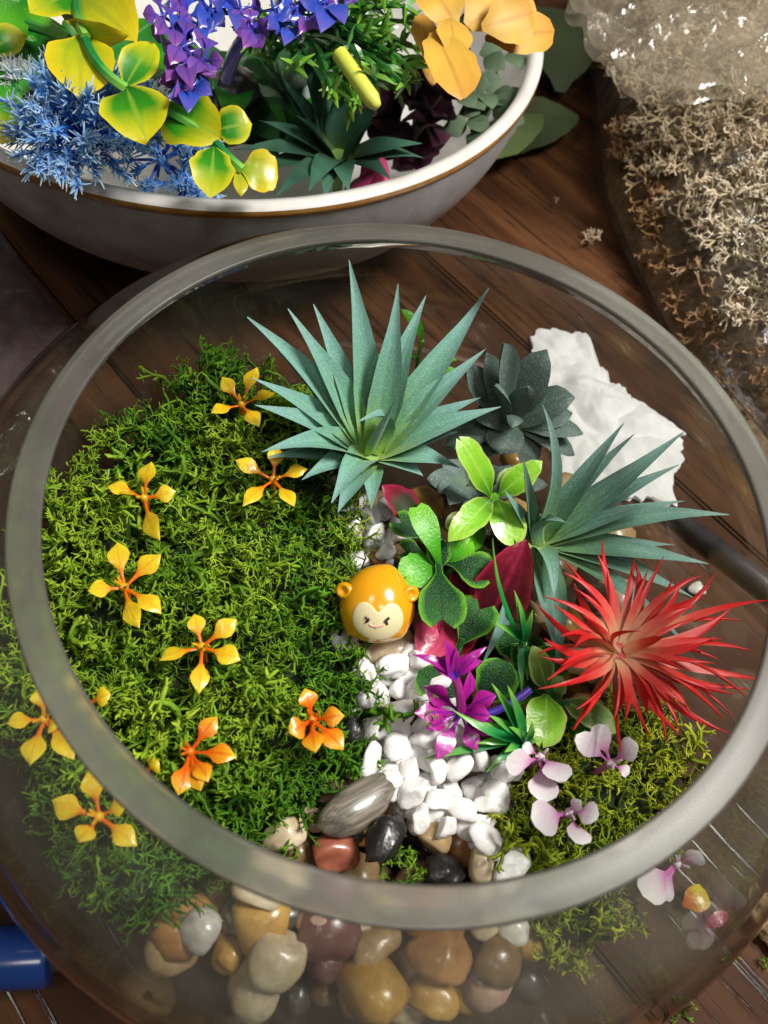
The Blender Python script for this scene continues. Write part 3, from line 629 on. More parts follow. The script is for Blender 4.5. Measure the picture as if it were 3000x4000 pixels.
# ------------------------------------------------------------------ white gravel
OUT_C1 = [(750, 1110), (790, 1080), (860, 1090), (870, 1150), (850, 1195), (790, 1240), (755, 1210)]
OUT_C2 = [(735, 1380), (790, 1420), (810, 1450), (900, 1400), (960, 1470), (1000, 1600), (1090, 1660), (1080, 1740), (1040, 1780), (1075, 1815), (1035, 1825), (990, 1800), (950, 1795), (870, 1770), (850, 1720), (790, 1650), (800, 1580), (770, 1530), (815, 1480), (740, 1410)]
nchip = 0
for poly, zs, sp in ((OUT_C1, (.044, .049), .0060), (OUT_C2, (.042, .047, .0515), .0058)):
    for li, z in enumerate(zs):
        pts = scatter(np.array([pix(x, y, z) for x, y in poly]), sp + .0004 * li, rg, 1500)
        for p in pts:
            me = rock_mesh((100 + rg.randint(16), 3, .25, 1.2, 9), 'chip', (.0053, .0037, .0031))
            o = link('white_gravel_chip', me, None, (p[0], p[1], z + rg.uniform(-.001, .0012)))
            s = rg.uniform(.8, 1.2); o.scale = (s, s, s); o.rotation_euler = (rg.uniform(-.6, .6), rg.uniform(-.6, .6), rg.uniform(0, 6.3))
            up = poly is OUT_C1
            tag(o, 'white marble gravel chip in the small heap above the monkey' if up else 'white marble gravel chip in the path running down from the monkey', 'gravel chip', 'white gravel above the monkey' if up else 'white gravel path')
            nchip += 1
for x, y, l in ((1110, 1868, 'white chip under yellow moss at the front rim'), (1098, 1892, 'lowest white chip touching the front rim'), (1070, 1720, 'rounded white chip at the edge of the yellow moss'), (838, 1690, 'oblong white chip lying by the end of the grey stone')):
    c = pix(x, y, .050); o = link('white_gravel_chip', rock_mesh((105, 3, .25, 1.2, 9), 'chip', (.0053, .0037, .0031)), None, c); o.scale = (1.1, 1.1, 1.15); o.rotation_euler = (.2, .1, x); tag(o, l, 'gravel chip')
#SECTION3
# ------------------------------------------------------------------ rosettes
def rosette(name, label, cat, ctr, z0, tips, mat, prof='agave', w=.0085, n=9, part='leaf', stem=True, cup=.16, th=.0006, stem_mat='stem_pale', base_r=.0025):
    """tips: (x, y, dz, bend[, width factor[, side]]) leaf tips in the picture and their height above the base"""
    C = pix(ctr[0], ctr[1], z0); root = empty(name, (C[0], C[1], z0 - .012)); tag(root, label, cat)
    for k, tp in enumerate(tips):
        x, y, dz, bd = tp[:4]; wf = tp[4] if len(tp) > 4 else 1.; sd = tp[5] if len(tp) > 5 else 0.
        p1 = pix(x, y, z0 + dz); bd += rg.uniform(-.03, .05); sd += rg.uniform(-.05, .05); out = nz((p1 - C) * [1, 1, 0]); p0 = C + out * base_r + UP * rg.uniform(-.001, .001)
        mk(part, blade(MB(), p0, p1, w * wf, bd, prof, n, th, cup, side=sd, seed=k, wav=.01), mat, root)
    if stem:
        V, F, t = tube(np.array([C + [0, 0, -.016], C + [0, 0, -.006], C + [0, 0, .001]]), [.0022, .0026, base_r * 1.1], 10); mk('stem', MB().add(V, F, t), M[stem_mat], root)
    return root, C
ag, AC = rosette('agave_plant', 'large blue-green spiky rosette standing at the back of the bowl', 'plant', (803, 985), .066, [
    (534, 685, .030, .10), (622, 667, .036, .06), (677, 657, .034, .03), (754, 561, .046, .02, 1.05), (860, 613, .044, .02), (920, 639, .036, .04), (1056, 623, .036, .08, 1.05), (1050, 753, .028, .10), (1022, 781, .020, .04),
    (1082, 879, .020, .12), (1038, 859, .014, .06, .8), (990, 933, .010, .10, .9), (994, 1011, .004, .25, .9), (914, 1029, .002, .30, .9), (802, 1101, -.002, .18, .7), (730, 1107, .000, .28, .95), (716, 1087, .010, .34, 1.05), (652, 1037, .008, .2, .9),
    (580, 987, .006, .10, .8), (614, 965, .010, .12, .8), (564, 977, .018, .26, 1.05), (550, 875, .020, .14, 1.), (540, 815, .024, .12, 1.), (602, 761, .022, .04, .9)], M['agave'], w=.0098, cup=.34)
for k, (m, tpx, wd) in enumerate((((806, 845, .036), (770, 913, .026), .006), ((838, 905, .024), (857, 859, .034), .007))):
    p0 = AC + UP * .002; p1 = pix(*tpx[:2], .066 + tpx[2]); pm_ = pix(*m[:2], .066 + m[2])
    blade_mb = MB(); cpt = 2 * pm_ - .5 * (p0 + p1); L = np.linalg.norm(p1 - p0); T0 = nz(p1 - p0); S0 = nz(np.cross(T0, UP)); N0 = np.cross(S0, T0); dv = cpt - (p0 + p1) / 2
    mk('leaf', blade(blade_mb, p0, p1, wd, dv @ N0 / L, 'agave', 12, .0006, .3, side=dv @ S0 / L), M['agave'], ag)
rosette('agave_plant', 'grey-green spiky plant leaning over the wooden table side of the bowl', 'plant', (1160, 1172), .060, [
    (1172, 874, .050, .10, .8, .12), (1348, 913, .040, .06), (1371, 937, .034, .06, .8), (1478, 932, .034, .08, 1.1), (1467, 1004, .026, .08), (1480, 1082, .014, .08, .8), (1575, 1112, .018, .12, 1.1), (1430, 1084, .022, .12, .8), (1530, 1218, .008, .12, 1.05), (1458, 1177, .004, .08, .8),
    (1413, 1236, .000, .10, .8), (1499, 1292, -.004, .10, .9), (1196, 1292, .006, .4, .75), (1206, 1295, -.004, .25, .7), (1041, 1436, -.010, .22, .9), (1203, 1454, -.012, .28, 1.), (1489, 1402, -.012, .15, .7), (1215, 1440, -.006, .3, .6, .2), (1090, 1060, .020, .05, .7), (1130, 990, .03, .04, .7), (1225, 1130, .02, .45, .8)], M['agave_r'], w=.0078, cup=.34)
rosette('echeveria_plant', 'dusky grey-green rosette of plump leaves behind the lime green leaves', 'plant', (1100, 915), .062, [
    (1088, 742, .032, .04, 1.05), (1181, 755, .026, .06, 1.1), (1241, 858, .016, .08, 1.1), (1259, 937, .004, .08, .8), (1240, 984, -.006, .08, .8), (1078, 982, .000, .25, 1.1), (1006, 790, .018, -.08, 1.), (1050, 760, .020, .03, .9), (964, 965, -.006, .12, .9),
    (1070, 832, .028, .1, .6), (1142, 836, .026, .1, .7), (1236, 893, .006, .06, .9), (1030, 980, -.008, .1, .9), (1150, 1010, -.01, .15, .9), (1020, 900, .006, .2, .9), (1105, 925, .016, .3, .5)], M['echeveria'], prof='fat', w=.0125, th=.0020, cup=.10, base_r=.002, stem_mat='sage')
# lime sprig curling behind the agave
sp_ = empty('lime_sprig', pix(905, 830, .045)); tag(sp_, 'slim lime green curling leaves showing behind the large spiky rosette', 'plant')
b0 = pix(900, 860, .045)
mk('stem', MB().add(*tube(bez(b0, pix(895, 800, .06), pix(912, 735, .078), 8), .0008, 6)), M['grass'], sp_)
for x0, y0, z0, x1, y1, z1, wd, bd in ((912, 735, .078, 866, 668, .086, .005, .2), (900, 800, .062, 986, 778, .068, .005, .35), (895, 835, .055, 990, 800, .060, .006, .2), (905, 770, .07, 800, 775, .07, .004, .1)):
    mk('leaf', blade(MB(), pix(x0, y0, z0), pix(x1, y1, z1), wd, bd, 'leaf', 8, .0005, .2), M['clover_b'], sp_)

# ------------------------------------------------------------------ red spiky plant
RZ = .070
RT = [(1159, 1303), (1196, 1307), (1222, 1216), (1300, 1166), (1291, 1197), (1367, 1210), (1376, 1223), (1434, 1201), (1473, 1253), (1547, 1238), (1534, 1264), (1659, 1297), (1579, 1314), (1627, 1407), (1550, 1424), (1542, 1433), (1623, 1488), (1542, 1495), (1583, 1549), (1575, 1584), (1517, 1563), (1471, 1589), (1438, 1602), (1405, 1595), (1256, 1556), (1245, 1532), (1163, 1488), (1212, 1439), (1168, 1418), (1176, 1379), (1212, 1374), (1385, 1363), (1434, 1375), (1454, 1248), (1500, 1335), (1600, 1340), (1240, 1260), (1480, 1450), (1350, 1560), (1341, 1625), (1232, 1480), (1520, 1290), (1590, 1500), (1490, 1530), (1420, 1540), (1260, 1330), (1560, 1380), (1400, 1230), (1240, 1400)]
RT += [(x + rg.uniform(-30, 30), y + rg.uniform(-30, 30)) for x, y in RT[::2] if math.hypot(x - 1337, y - 1407) > 150]
RC = pix(1337, 1407, RZ); red = empty('red_air_plant', (RC[0], RC[1], RZ - .02)); tag(red, 'bright red spiky plastic plant overhanging the yellow moss', 'plant')
for k, (x, y) in enumerate(RT):
    dpx = math.hypot(x - 1337, y - 1407); e = RZ + np.interp(dpx, [0, 80, 180, 330], [.022, .020, .010, .003]) + rg.uniform(-.004, .005) - (.004 if y > 1520 else 0)
    p1 = pix(x, y, e); out = nz(p1 - RC); p0 = RC + out * .0025 + UP * -.001
    mk('spike', blade(MB(), p0, p1, .0027 * rg.uniform(.7, 1.25), rg.uniform(-.04, .34), 'spike', 10, .0007, .2, side=rg.choice([-1, 1]) * rg.uniform(0, .22), up=nz(UP + rg.randn(3) * .5)), M['red'], red)
mk('stem', MB().add(*tube(np.array([RC + [0, 0, -.024], RC + [0, 0, -.01], RC + [0, 0, .001]]), [.0018, .002, .003], 10)), M['red'], red)

# ------------------------------------------------------------------ orange flowers on the moss
def flower(name, label, ctr, z, tips, mat, group=None, w=.0058, prof='petal', core=None, dz=.003, bend=.12, stem=.012, core_r=.0013, th=.0009):
    C = pix(ctr[0], ctr[1], z); root = empty(name, (C[0], C[1], z - stem)); tag(root, label, 'flower', group)
    for k, tp in enumerate(tips):
        p1 = pix(tp[0], tp[1], z + dz + (tp[2] if len(tp) > 2 else rg.uniform(-.0015, .0015)))
        # petals face the viewer from above with a little individual roll
        upv = nz(UP + rg.randn(3) * .22)
        mk('petal', blade(MB(), C + nz(p1 - C) * .0006, p1, w * (tp[3] if len(tp) > 3 else rg.uniform(.9, 1.1)), bend + rg.uniform(-.05, .05), prof, 9, th, .10, up=upv, wav=.012, seed=int(tp[0])), mat, root)
    V, F, t = tube(np.array([C + [0, 0, -stem], C + [0, 0, -.001], C + [0, 0, .0012], C + [0, 0, .002]]), [core_r * .6, core_r * .8, core_r, core_r * .4], 8)
    mk('stem', MB().add(V, F, t), core or mat, root)
    for k in range(3):
        a = rg.uniform(0, 6.3); e = C + np.array([math.cos(a) * .0022, math.sin(a) * .0022, .0035])
        mk('stamen', MB().add(*tube(np.array([C, (C + e) / 2 + UP * .0006, e]), [.0005, .00045, .0003], 5)), core or mat, root)
    return root
GO = 'orange flowers on the moss mound'
FL = [((522, 876), [(480, 814), (556, 794), (594, 850), (560, 922), (456, 892)], 'orange_y', 'yellow-orange five-petal flower at the back of the moss, touching the large rosette tips'),
      ((590, 1038), [(508, 994), (596, 962), (664, 1014), (636, 1094), (524, 1094)], 'orange_y', 'yellow-orange flower under the left leaf tips of the large rosette'),
      ((312, 1078), [(328, 998), (380, 1062), (256, 1066), (345, 1167), (232, 1050)], 'orange_y', 'yellow-orange flower high on the outer moss edge, one petal bent down'),
      ((268, 1270), [(254, 1172), (348, 1198), (189, 1277), (301, 1357), (348, 1326)], 'orange_y', 'orange-centred flower in the middle of the outer moss with slender petals'),
      ((436, 1399), [(420, 1326), (512, 1338), (519, 1427), (429, 1499), (345, 1427)], 'orange_y', 'star-shaped golden flower in the centre of the moss mound'),
      ((411, 1625), [(469, 1548), (511, 1637), (434, 1709), (385, 1718), (450, 1690)], 'orange_o', 'deep orange flower with drooping petals close to the rim'),
      ((674, 1555), [(658, 1487), (744, 1546), (742, 1620), (681, 1627), (623, 1583)], 'orange_o', 'red-orange flower beside the white gravel path'),
      ((96, 1555), [(89, 1485), (14, 1564), (65, 1653), (159, 1641), (135, 1565)], 'orange_y', 'golden flower seen through the glass at the left picture edge'),
      ((215, 1765), [(196, 1658), (278, 1732), (112, 1728), (170, 1821), (296, 1828)], 'orange_y', 'golden flower seen through the glass below the rim, lowest of all')]
for c_, tp, mt, lb in FL:
    z = .067; q = pix(*c_, z); rr = math.hypot(q[0], q[1])
    if c_[0] < 250 and c_[1] > 1500: z += .006
    flower('orange_flower', lb, c_, z, tp, M[mt], GO)
for (x0, y0), (x1, y1), lb in (((196, 1518), (240, 1500), 'golden petal added as doubled flower image by the rim beside the lower moss'), ((318, 1668), (343, 1640), 'yellow petal tip added as doubled flower image near the drooping orange flower')):
    tag(mk('doubled_petal', blade(MB(), pix(x0, y0, .063), pix(x1, y1, .066), .006, .15, 'petal', 8, .0008, .1), M['orange_y']), lb, 'petal')  # added petals stand in for flower images displaced by the glass

# ------------------------------------------------------------------ pale pink flowers
GP = 'white and pink flowers on the yellow moss'
flower('pink_flower', 'white flower with bright pink base next to the green grass blades', (1166, 1636), .058, [(1092, 1642, .004, 1.05), (1214, 1690, .006, 1.15), (1172, 1732, .002, 1.15), (1128, 1612, .0, .5)], M['pinkwhite'], GP, w=.0074, prof='paddle', bend=.2, th=.0006)
flower('pink_flower', 'white flower with folded petals under the red spikes', (1318, 1650), .060, [(1242, 1593, .006, .9), (1284, 1567, .004, 1.), (1378, 1612, .006, 1.), (1358, 1672, -.002, .6)], M['pinkwhite'], GP, w=.0072, prof='paddle', bend=.2, th=.0006)
flower('pink_flower', 'white flower with rounded petals nearest the front rim', (1228, 1756), .058, [(1150, 1776, .004, 1.35), (1292, 1765, .004, .9), (1250, 1824, .002, 1.1), (1254, 1730, .004, .5)], M['pinkwhite'], GP, w=.0074, prof='paddle', bend=.2, th=.0006)
flower('pink_flower', 'long white and pink flower seen through the glass under the rim', (1460, 1868), .052, [(1382, 1925, .0, 1.3), (1512, 1840, .002, 1.), (1420, 1935, -.002, .9)], M['pinkwhite'], GP, w=.008, prof='paddle', bend=.1, th=.0006)

# ------------------------------------------------------------------ lime, clover, burgundy and olive leaves
def plant(name, label, base, leaves, stems=(), stem_mat='stem', cat='plant'):
    """leaves: (x0, y0, z0, x1, y1, z1, width, bend, profile, material[, notch[, up]])"""
    B = pix(*base); root = empty(name, B); tag(root, label, cat)
    for k, l in enumerate(leaves):
        nt = l[10] if len(l) > 10 else 0.; up = l[11] if len(l) > 11 else nz(UP + .5 * nz(CAM - B) + rg.randn(3) * .12)
        mk('leaf', blade(MB(), pix(*l[:3]), pix(*l[3:6]), l[6] * 1.12, l[7], l[8], 14, .0008, .26 if 'burg' in l[9] or l[9] == 'rose' else .12, up=up, notch=nt, wav=.015, seed=k + int(l[0])), M[l[9]], root)
    for pts, r_ in stems:
        P = [pix(*p) for p in pts]; P = bez(P[0], P[1], P[2], 9) if len(P) == 3 else np.array(P)
        mk('stem', MB().add(*tube(P, r_, 6)), M[stem_mat], root)
    return root
plant('lime_leaf_plant', 'bright lime green four-leaf plant in the middle between the rosettes', (1070, 1100, .045), [
    (1060, 1072, .068, 992, 950, .082, .0088, .08, 'round', 'lime', .18), (1076, 1070, .068, 1171, 996, .078, .0078, .08, 'leaf', 'lime', 0), (1062, 1078, .068, 968, 1170, .070, .0086, .12, 'leaf', 'lime', 0),
    (1072, 1080, .068, 1112, 1172, .066, .0098, .10, 'round', 'lime', .25), (1075, 1065, .064, 1122, 1012, .068, .0066, .1, 'leaf', 'olive'), (1045, 1130, .058, 975, 1200, .058, .009, .1, 'round', 'clover_b', .2), (1040, 1120, .056, 962, 1140, .058, .007, .1, 'round', 'olive'), (1060, 1190, .05, 1000, 1195, .056, .008, .1, 'heart', 'clover_b', .2)],
    [([(1070, 1110, .040), (1068, 1095, .055), (1068, 1074, .069)], .0016)], 'clover_b')
CL = [(955, 1250, .060, 898, 1095, .072, .0072, .25, 'heart', 'clover_b', .1), (920, 1170, .058, 858, 1125, .060, .0082, .1, 'heart', 'clover', .35), (925, 1200, .056, 868, 1190, .058, .0074, .1, 'heart', 'clover', .3), (935, 1210, .062, 872, 1250, .064, .0098, .1, 'round', 'clover_b', .3),
      (950, 1230, .062, 945, 1165, .066, .0068, .05, 'round', 'clover', 0), (962, 1216, .060, 1015, 1170, .064, .007, .1, 'round', 'clover_b', .2), (962, 1216, .062, 1052, 1240, .064, .0105, .1, 'heart', 'clover', .25), (946, 1215, .064, 955, 1348, .066, .0128, .12, 'heart', 'clover', .2),
      (985, 1408, .052, 1042, 1308, .058, .0118, .1, 'heart', 'clover', .25), (985, 1520, .052, 905, 1450, .054, .0105, .1, 'round', 'clover', 0), (1040, 1515, .050, 1098, 1430, .056, .0118, .1, 'round', 'clover', 0), (1105, 1420, .05, 1092, 1365, .054, .0075, .1, 'round', 'clover', .2)]
plant('round_leaf_plant', 'dark glossy plant with heart-shaped leaves beside the monkey figurine', (950, 1260, .042), CL, [([(955, 1290, .042), (955, 1240, .058), (938, 1130, .066)], .0011), ([(950, 1290, .042), (950, 1230, .06), (1000, 1222, .062)], .0009), ([(985, 1450, .042), (985, 1420, .05), (1000, 1380, .055)], .0009), ([(1060, 1520, .044), (1055, 1500, .05), (1060, 1480, .053)], .0009)])
plant('burgundy_leaf_plant', 'burgundy and rose pointed leaves between the glossy green leaves', (1010, 1340, .042), [
    (1055, 1350, .050, 1138, 1166, .074, .0150, .14, 'leaf', 'burgundy'), (1020, 1320, .046, 1010, 1185, .058, .014, .05, 'leaf', 'burgundy'), (985, 1310, .046, 905, 1425, .050, .0150, .10, 'leaf', 'rose'), (990, 1330, .044, 975, 1430, .048, .012, .1, 'leaf', 'burgundy'),
    (905, 1125, .054, 826, 1048, .064, .0095, -.1, 'leaf', 'burgundy_g'), (1020, 1330, .046, 1060, 1260, .05, .013, .1, 'leaf', 'burgundy')],
    [([(1010, 1350, .040), (1015, 1330, .046), (1030, 1300, .050)], .0012)], 'burgundy')
plant('olive_leaf_plant', 'olive variegated leaves between grass blades and red spikes', (1190, 1540, .042), [
    (1180, 1490, .052, 1150, 1395, .060, .0075, .1, 'leaf', 'olive'), (1180, 1500, .054, 1170, 1608, .056, .0105, .15, 'round', 'lime', .15), (1215, 1515, .052, 1335, 1582, .054, .0078, .2, 'leaf', 'olive'), (1190, 1500, .050, 1215, 1460, .054, .006, .1, 'leaf', 'olive'), (1225, 1560, .048, 1300, 1590, .048, .008, .1, 'leaf', 'g_leaf')],
    [([(1190, 1560, .040), (1195, 1520, .048), (1185, 1490, .054)], .0012), ([(1190, 1530, .046), (1205, 1520, .052), (1230, 1520, .053)], .0009)])

plant('succulent_sprig', 'small dusty grey-green leaves crowded between the rosettes and the lime plant', (1010, 1060, .042), [
    (1010 + a * 6, 1050 + b * 4, .050, 1010 + a * 70 + rg.uniform(-8, 8), 1045 + b * 62 + rg.uniform(-8, 8), .056 + rg.uniform(-.003, .008), .0072, .12, 'fat', 'echeveria') for a, b in ((-1, .2), (-.8, -.7), (-.2, -1), (.5, -.9), (-.5, .8), (.1, .9), (1.2, -.4), (1.5, .4), (2.0, -.5), (.6, -.1), (-1.3, -.3), (2.4, .1))])
plant('dark_leaf_sprig', 'dark green small leaves filling the gap around the thin grass sprig', (1150, 1450, .040), [
    (1150 + a * 6, 1450 + b * 6, .046, 1150 + a * 75 + rg.uniform(-10, 10), 1450 + b * 85 + rg.uniform(-10, 10), .050 + rg.uniform(-.002, .005), .0075, .12, 'leaf', 'clover') for a, b in ((-1, .2), (-.6, -.8), (0, -1), (.7, -.7), (1, .1), (.7, .8), (0, 1), (-.6, .9), (.3, -.3), (-.4, .3))])
# ------------------------------------------------------------------ magenta flower
MZ = .058
mg = flower('magenta_flower', 'magenta and violet plastic flower lying over the white gravel', (995, 1540), MZ, [(913, 1482, .006, 1.1), (895, 1540, .004, 1.1), (942, 1641, -.002, 1.), (1030, 1622, -.002, .9), (1070, 1590, .0, 1.), (1072, 1502, .004, 1.1), (1015, 1450, .006, .9), (920, 1575, -.003, .9), (1060, 1548, .005, 1.1)], M['magenta'], None, w=.0056, prof='petal', core=M['violet_stem'], bend=.15, th=.0006)
tp0 = pix(980, 1455, MZ + .020)
mk('stalk', MB().add(*tube(bez(pix(996, 1540, MZ), pix(998, 1500, MZ + .010), tp0, 8), [.0016, .0015, .0014, .0014, .0013, .0013, .0013, .0012], 8)), M['magenta_stem'], mg)
for x, y, dz, wd, bd in ((891, 1414, .024, .0034, .3), (961, 1381, .030, .0050, .05), (1052, 1397, .026, .0034, .3), (1041, 1428, .020, .0036, .35), (935, 1440, .022, .005, .2), (985, 1400, .028, .003, .1)):
    mk('petal', blade(MB(), tp0, pix(x, y, MZ + dz), wd, bd, 'spike', 8, .0006, .25), M['magenta'], mg)
mk('stalk', MB().add(*tube(bez(pix(1040, 1545, MZ), pix(1090, 1535, MZ), pix(1146, 1488, MZ + .004), 8), .0012, 8)), M['violet_stem'], mg)

# ------------------------------------------------------------------ grass sprigs
def grass(name, label, ctr, z, tips, w=.0032):
    C = pix(*ctr, z); root = empty(name, (C[0], C[1], z - .01)); tag(root, label, 'plant')
    for k, tp in enumerate(tips):
        p1 = pix(tp[0], tp[1], z + tp[2]); mk('blade', blade(MB(), C + rg.randn(3) * .0004, p1, w * (tp[4] if len(tp) > 4 else 1), tp[3], 'grass', 9, .0007, .25, side=tp[5] if len(tp) > 5 else 0), M['grass'], root)
    mk('stem', MB().add(*tube(np.array([C + [0, 0, -.012], C + [0, 0, -.005], C + [0, 0, .001]]), .001, 6)), M['grass'], root)
    return root
grass('grass_sprig', 'green plastic grass tuft beside the magenta flower', (1130, 1600), .056, [(1062, 1476, .018, .08, 1.), (1096, 1480, .020, .06, 1.), (1056, 1545, .010, .1), (1026, 1560, .008, .1, 1.), (1030, 1606, .004, .12), (909, 1641, -.001, .08, .8), (975, 1532, .010, .2, .9, -.2), (1150, 1560, .014, .1), (1050, 1668, .002, .12, .9), (1090, 1625, .006, .1), (1160, 1600, .002, .1), (1100, 1570, .014, .1, .9)])
grass('grass_sprig', 'thin upright grass sprig in front of the burgundy leaf', (1130, 1392), .058, [(1111, 1276, .022, .05, 1.), (1118, 1300, .020, .05, .9), (1070, 1348, .010, .1, 1.1), (1150, 1318, .014, .05, .9), (1064, 1163, .030, -.08, .5, -.08), (1126, 1500, -.006, .03, .7), (1140, 1470, -.006, .03, .7)])

# ------------------------------------------------------------------ monkey figurine
mc = pix(815, 1308, .0605)
mf = nz(nz(CAM - mc) + np.array([0, -.10, -.16])); mu = nz(-IV + np.array([.05, 0, 0])); mu = nz(mu - mf * (mu @ mf)); ms = np.cross(mu, mf)
MA = np.array([.0108, .0118, .0098])    # half width, half height, half depth
def mon(a, b, c): return mc + ms * a + mu * b + mf * c
def msurf(a, b, lift=1.0):
    """a, b in units of the half axes -> point on the front of the body"""
    c = math.sqrt(max(0., 1 - a * a - b * b)); return mon(a * MA[0] * lift, b * MA[1] * lift, c * MA[2] * lift)
mroot = empty('monkey_figurine', (mc[0], mc[1], mc[2] - .011)); tag(mroot, 'glossy orange monkey figurine with heart-shaped cream face', 'figurine')
bm = bmesh.new(); bmesh.ops.create_icosphere(bm, subdivisions=5, radius=1); V = np.array([v.co[:] for v in bm.verts]); F = np.array([[v.index for v in f.verts] for f in bm.faces]); bm.free()
B = V.copy()
def bump_(d, amt, wid):
    d = nz(d); return amt * np.exp(-((1 - V @ d) / wid))
k = 1 + bump_((-.72, -.66, .35), .07, .025) + bump_((.72, -.66, .35), .07, .025) + bump_((.32, .92, .1), .10, .035) + bump_((-.05, 1, .1), .03, .06) - bump_((0, -1, 0), .08, .12)
k += .05 * np.exp(-((V[:, 1] + .25) ** 2) / .2) * (np.abs(V[:, 0]) > 0)
B = V * k[:, None] * MA
mk('body', MB().add(mc + B[:, :1] * ms + B[:, 1:2] * mu + B[:, 2:] * mf, F), M['monkey'], mroot)
for sx in (-1, 1):
    # ear: a small cup with a raised edge
    E_ = V * [.0028, .0025, .0018]; rr = np.hypot(V[:, 0], V[:, 1]); E_[:, 2] -= np.where(V[:, 2] > 0, np.exp(-(rr / .55) ** 2) * .0016, 0)
    a = sx * .45; E_ = np.stack([E_[:, 0] * math.cos(a) + E_[:, 2] * math.sin(a), E_[:, 1], -E_[:, 0] * math.sin(a) + E_[:, 2] * math.cos(a)], 1)
    cc = mon(sx * .0097, .0046, .0040)
    mk('ear', MB().add(cc + E_[:, :1] * ms + E_[:, 1:2] * mu + E_[:, 2:] * mf, F), M['monkey'], mroot)
# heart-shaped face plate following the body
hx, hy = .05, -.25
hp_ = np.array([(0, .20), (.10, .30), (.22, .385), (.36, .37), (.47, .27), (.535, .10), (.53, -.06), (.46, -.20), (.35, -.30), (.20, -.375), (0, -.40)])
hp_ = np.vstack([hp_, (hp_ * [-1, 1])[-2:0:-1]]); m_ = len(hp_); u_ = np.linspace(0, m_, 60, endpoint=False); i_ = u_.astype(int); f_ = (u_ - i_)[:, None]
g_ = [hp_[(i_ + k) % m_] for k in (-1, 0, 1, 2)]
hh = .5 * ((2 * g_[1]) + (g_[2] - g_[0]) * f_ + (2 * g_[0] - 5 * g_[1] + 4 * g_[2] - g_[3]) * f_ ** 2 + (3 * g_[1] - g_[0] - 3 * g_[2] + g_[3]) * f_ ** 3)
HX, HY = hh[:, 0], hh[:, 1]
hv = []
for ri, (s, l) in enumerate(((.2, 1.062), (.45, 1.062), (.7, 1.062), (.9, 1.062), (.97, 1.058), (1.0, 1.045), (1.0, 1.0))):
    hv += [msurf(hx + x * s * 1.22, hy + y * s * 1.16, l) for x, y in zip(HX, HY)]
hv.append(msurf(hx, hy, 1.062)); i, j = np.meshgrid(np.arange(6), np.arange(60), indexing='ij'); j2 = (j + 1) % 60
face = mk('face', MB().add(np.array(hv), [np.stack([i * 60 + j, i * 60 + j2, (i + 1) * 60 + j2, (i + 1) * 60 + j], -1).reshape(-1, 4), np.stack([np.full(60, 420), (np.arange(60) + 1) % 60, np.arange(60)], -1)]), M['cream_paint'], mroot)
def stroke(name, pts, r_, mat):
    P = np.array([msurf(hx + a, hy + b, 1.063) for a, b in pts]); return mk(name, MB().add(*tube(P, r_, 6)), mat, face)
stroke('eye', [(-.30, .13), (-.26, .09), (-.215, .055), (-.25, .02), (-.29, -.02)], [.0004, .00045, .0005, .00045, .0003], M['black_paint'])
stroke('eye', [(.29, .12), (.24, .08), (.19, .03), (.23, 0), (.25, -.05)], [.0004, .00045, .0005, .00045, .0003], M['black_paint'])
stroke('mouth', [(-.20, -.05), (-.12, -.10), (-.03, -.10), (.06, -.10), (.15, -.06)], .00025, M['pink_paint'])
stroke('mouth', [(-.05, -.10), (-.02, -.125), (.01, -.10)], .0003, M['pink_paint'])
#SECTION4
# ------------------------------------------------------------------ plants in the ceramic bowl
BZ = .085
def cplant(name, label, base, leaves, stems=(), stem_mat='grass'):
    return plant(name, label, base, [l[:6] + (l[6] * .54,) + l[7:] for l in leaves], stems, stem_mat)
toC = nz(CAM - pix(250, 200, BZ))
upc = nz(UP * .7 + toC)
cplant('variegated_sprig', 'trailing sprig of glossy yellow and green leaves at the corner of the stoneware bowl', (200, 60, .07), [
    (160, -10, .125, 66, 30, .128, .024, .1, 'leaf', 'yg_leaf', 0, upc), (150, -20, .12, 292, 92, .125, .040, .1, 'leaf', 'yellow_leaf', 0, upc), (152, 45, .128, 278, 76, .130, .013, .2, 'leaf', 'yellow_leaf', 0, nz(toC + IV)), (178, 78, .126, 174, 212, .120, .036, .08, 'leaf', 'yellow_leaf', 0, upc),
    (268, 192, .122, 332, 92, .126, .019, .1, 'leaf', 'yg_leaf', 0, upc), (274, 192, .122, 317, 310, .118, .036, .1, 'leaf', 'yg_leaf', 0, upc), (352, 238, .108, 478, 300, .108, .036, .08, 'leaf', 'yg_leaf', 0, upc), (466, 282, .108, 544, 268, .110, .022, .1, 'leaf', 'yg_leaf', 0, upc),
    (462, 318, .108, 454, 428, .104, .025, .1, 'leaf', 'yg_leaf', 0, upc), (522, 366, .104, 600, 380, .102, .024, .1, 'round', 'yellow_leaf', 0, upc), (520, 368, .103, 520, 425, .100, .008, .1, 'leaf', 'yellow_leaf', 0, upc), (196, 92, .118, 228, 110, .118, .02, .1, 'round', 'yellow_leaf', 0, upc)],
    [([(165, -40, .120), (160, 40, .130), (186, 80, .128)], .0016), ([(182, 80, .127), (205, 150, .126), (272, 192, .122)], .0017), ([(272, 192, .120), (340, 225, .110), (462, 300, .107)], .0014), ([(465, 310, .108), (490, 340, .106), (524, 368, .104)], .0018)])
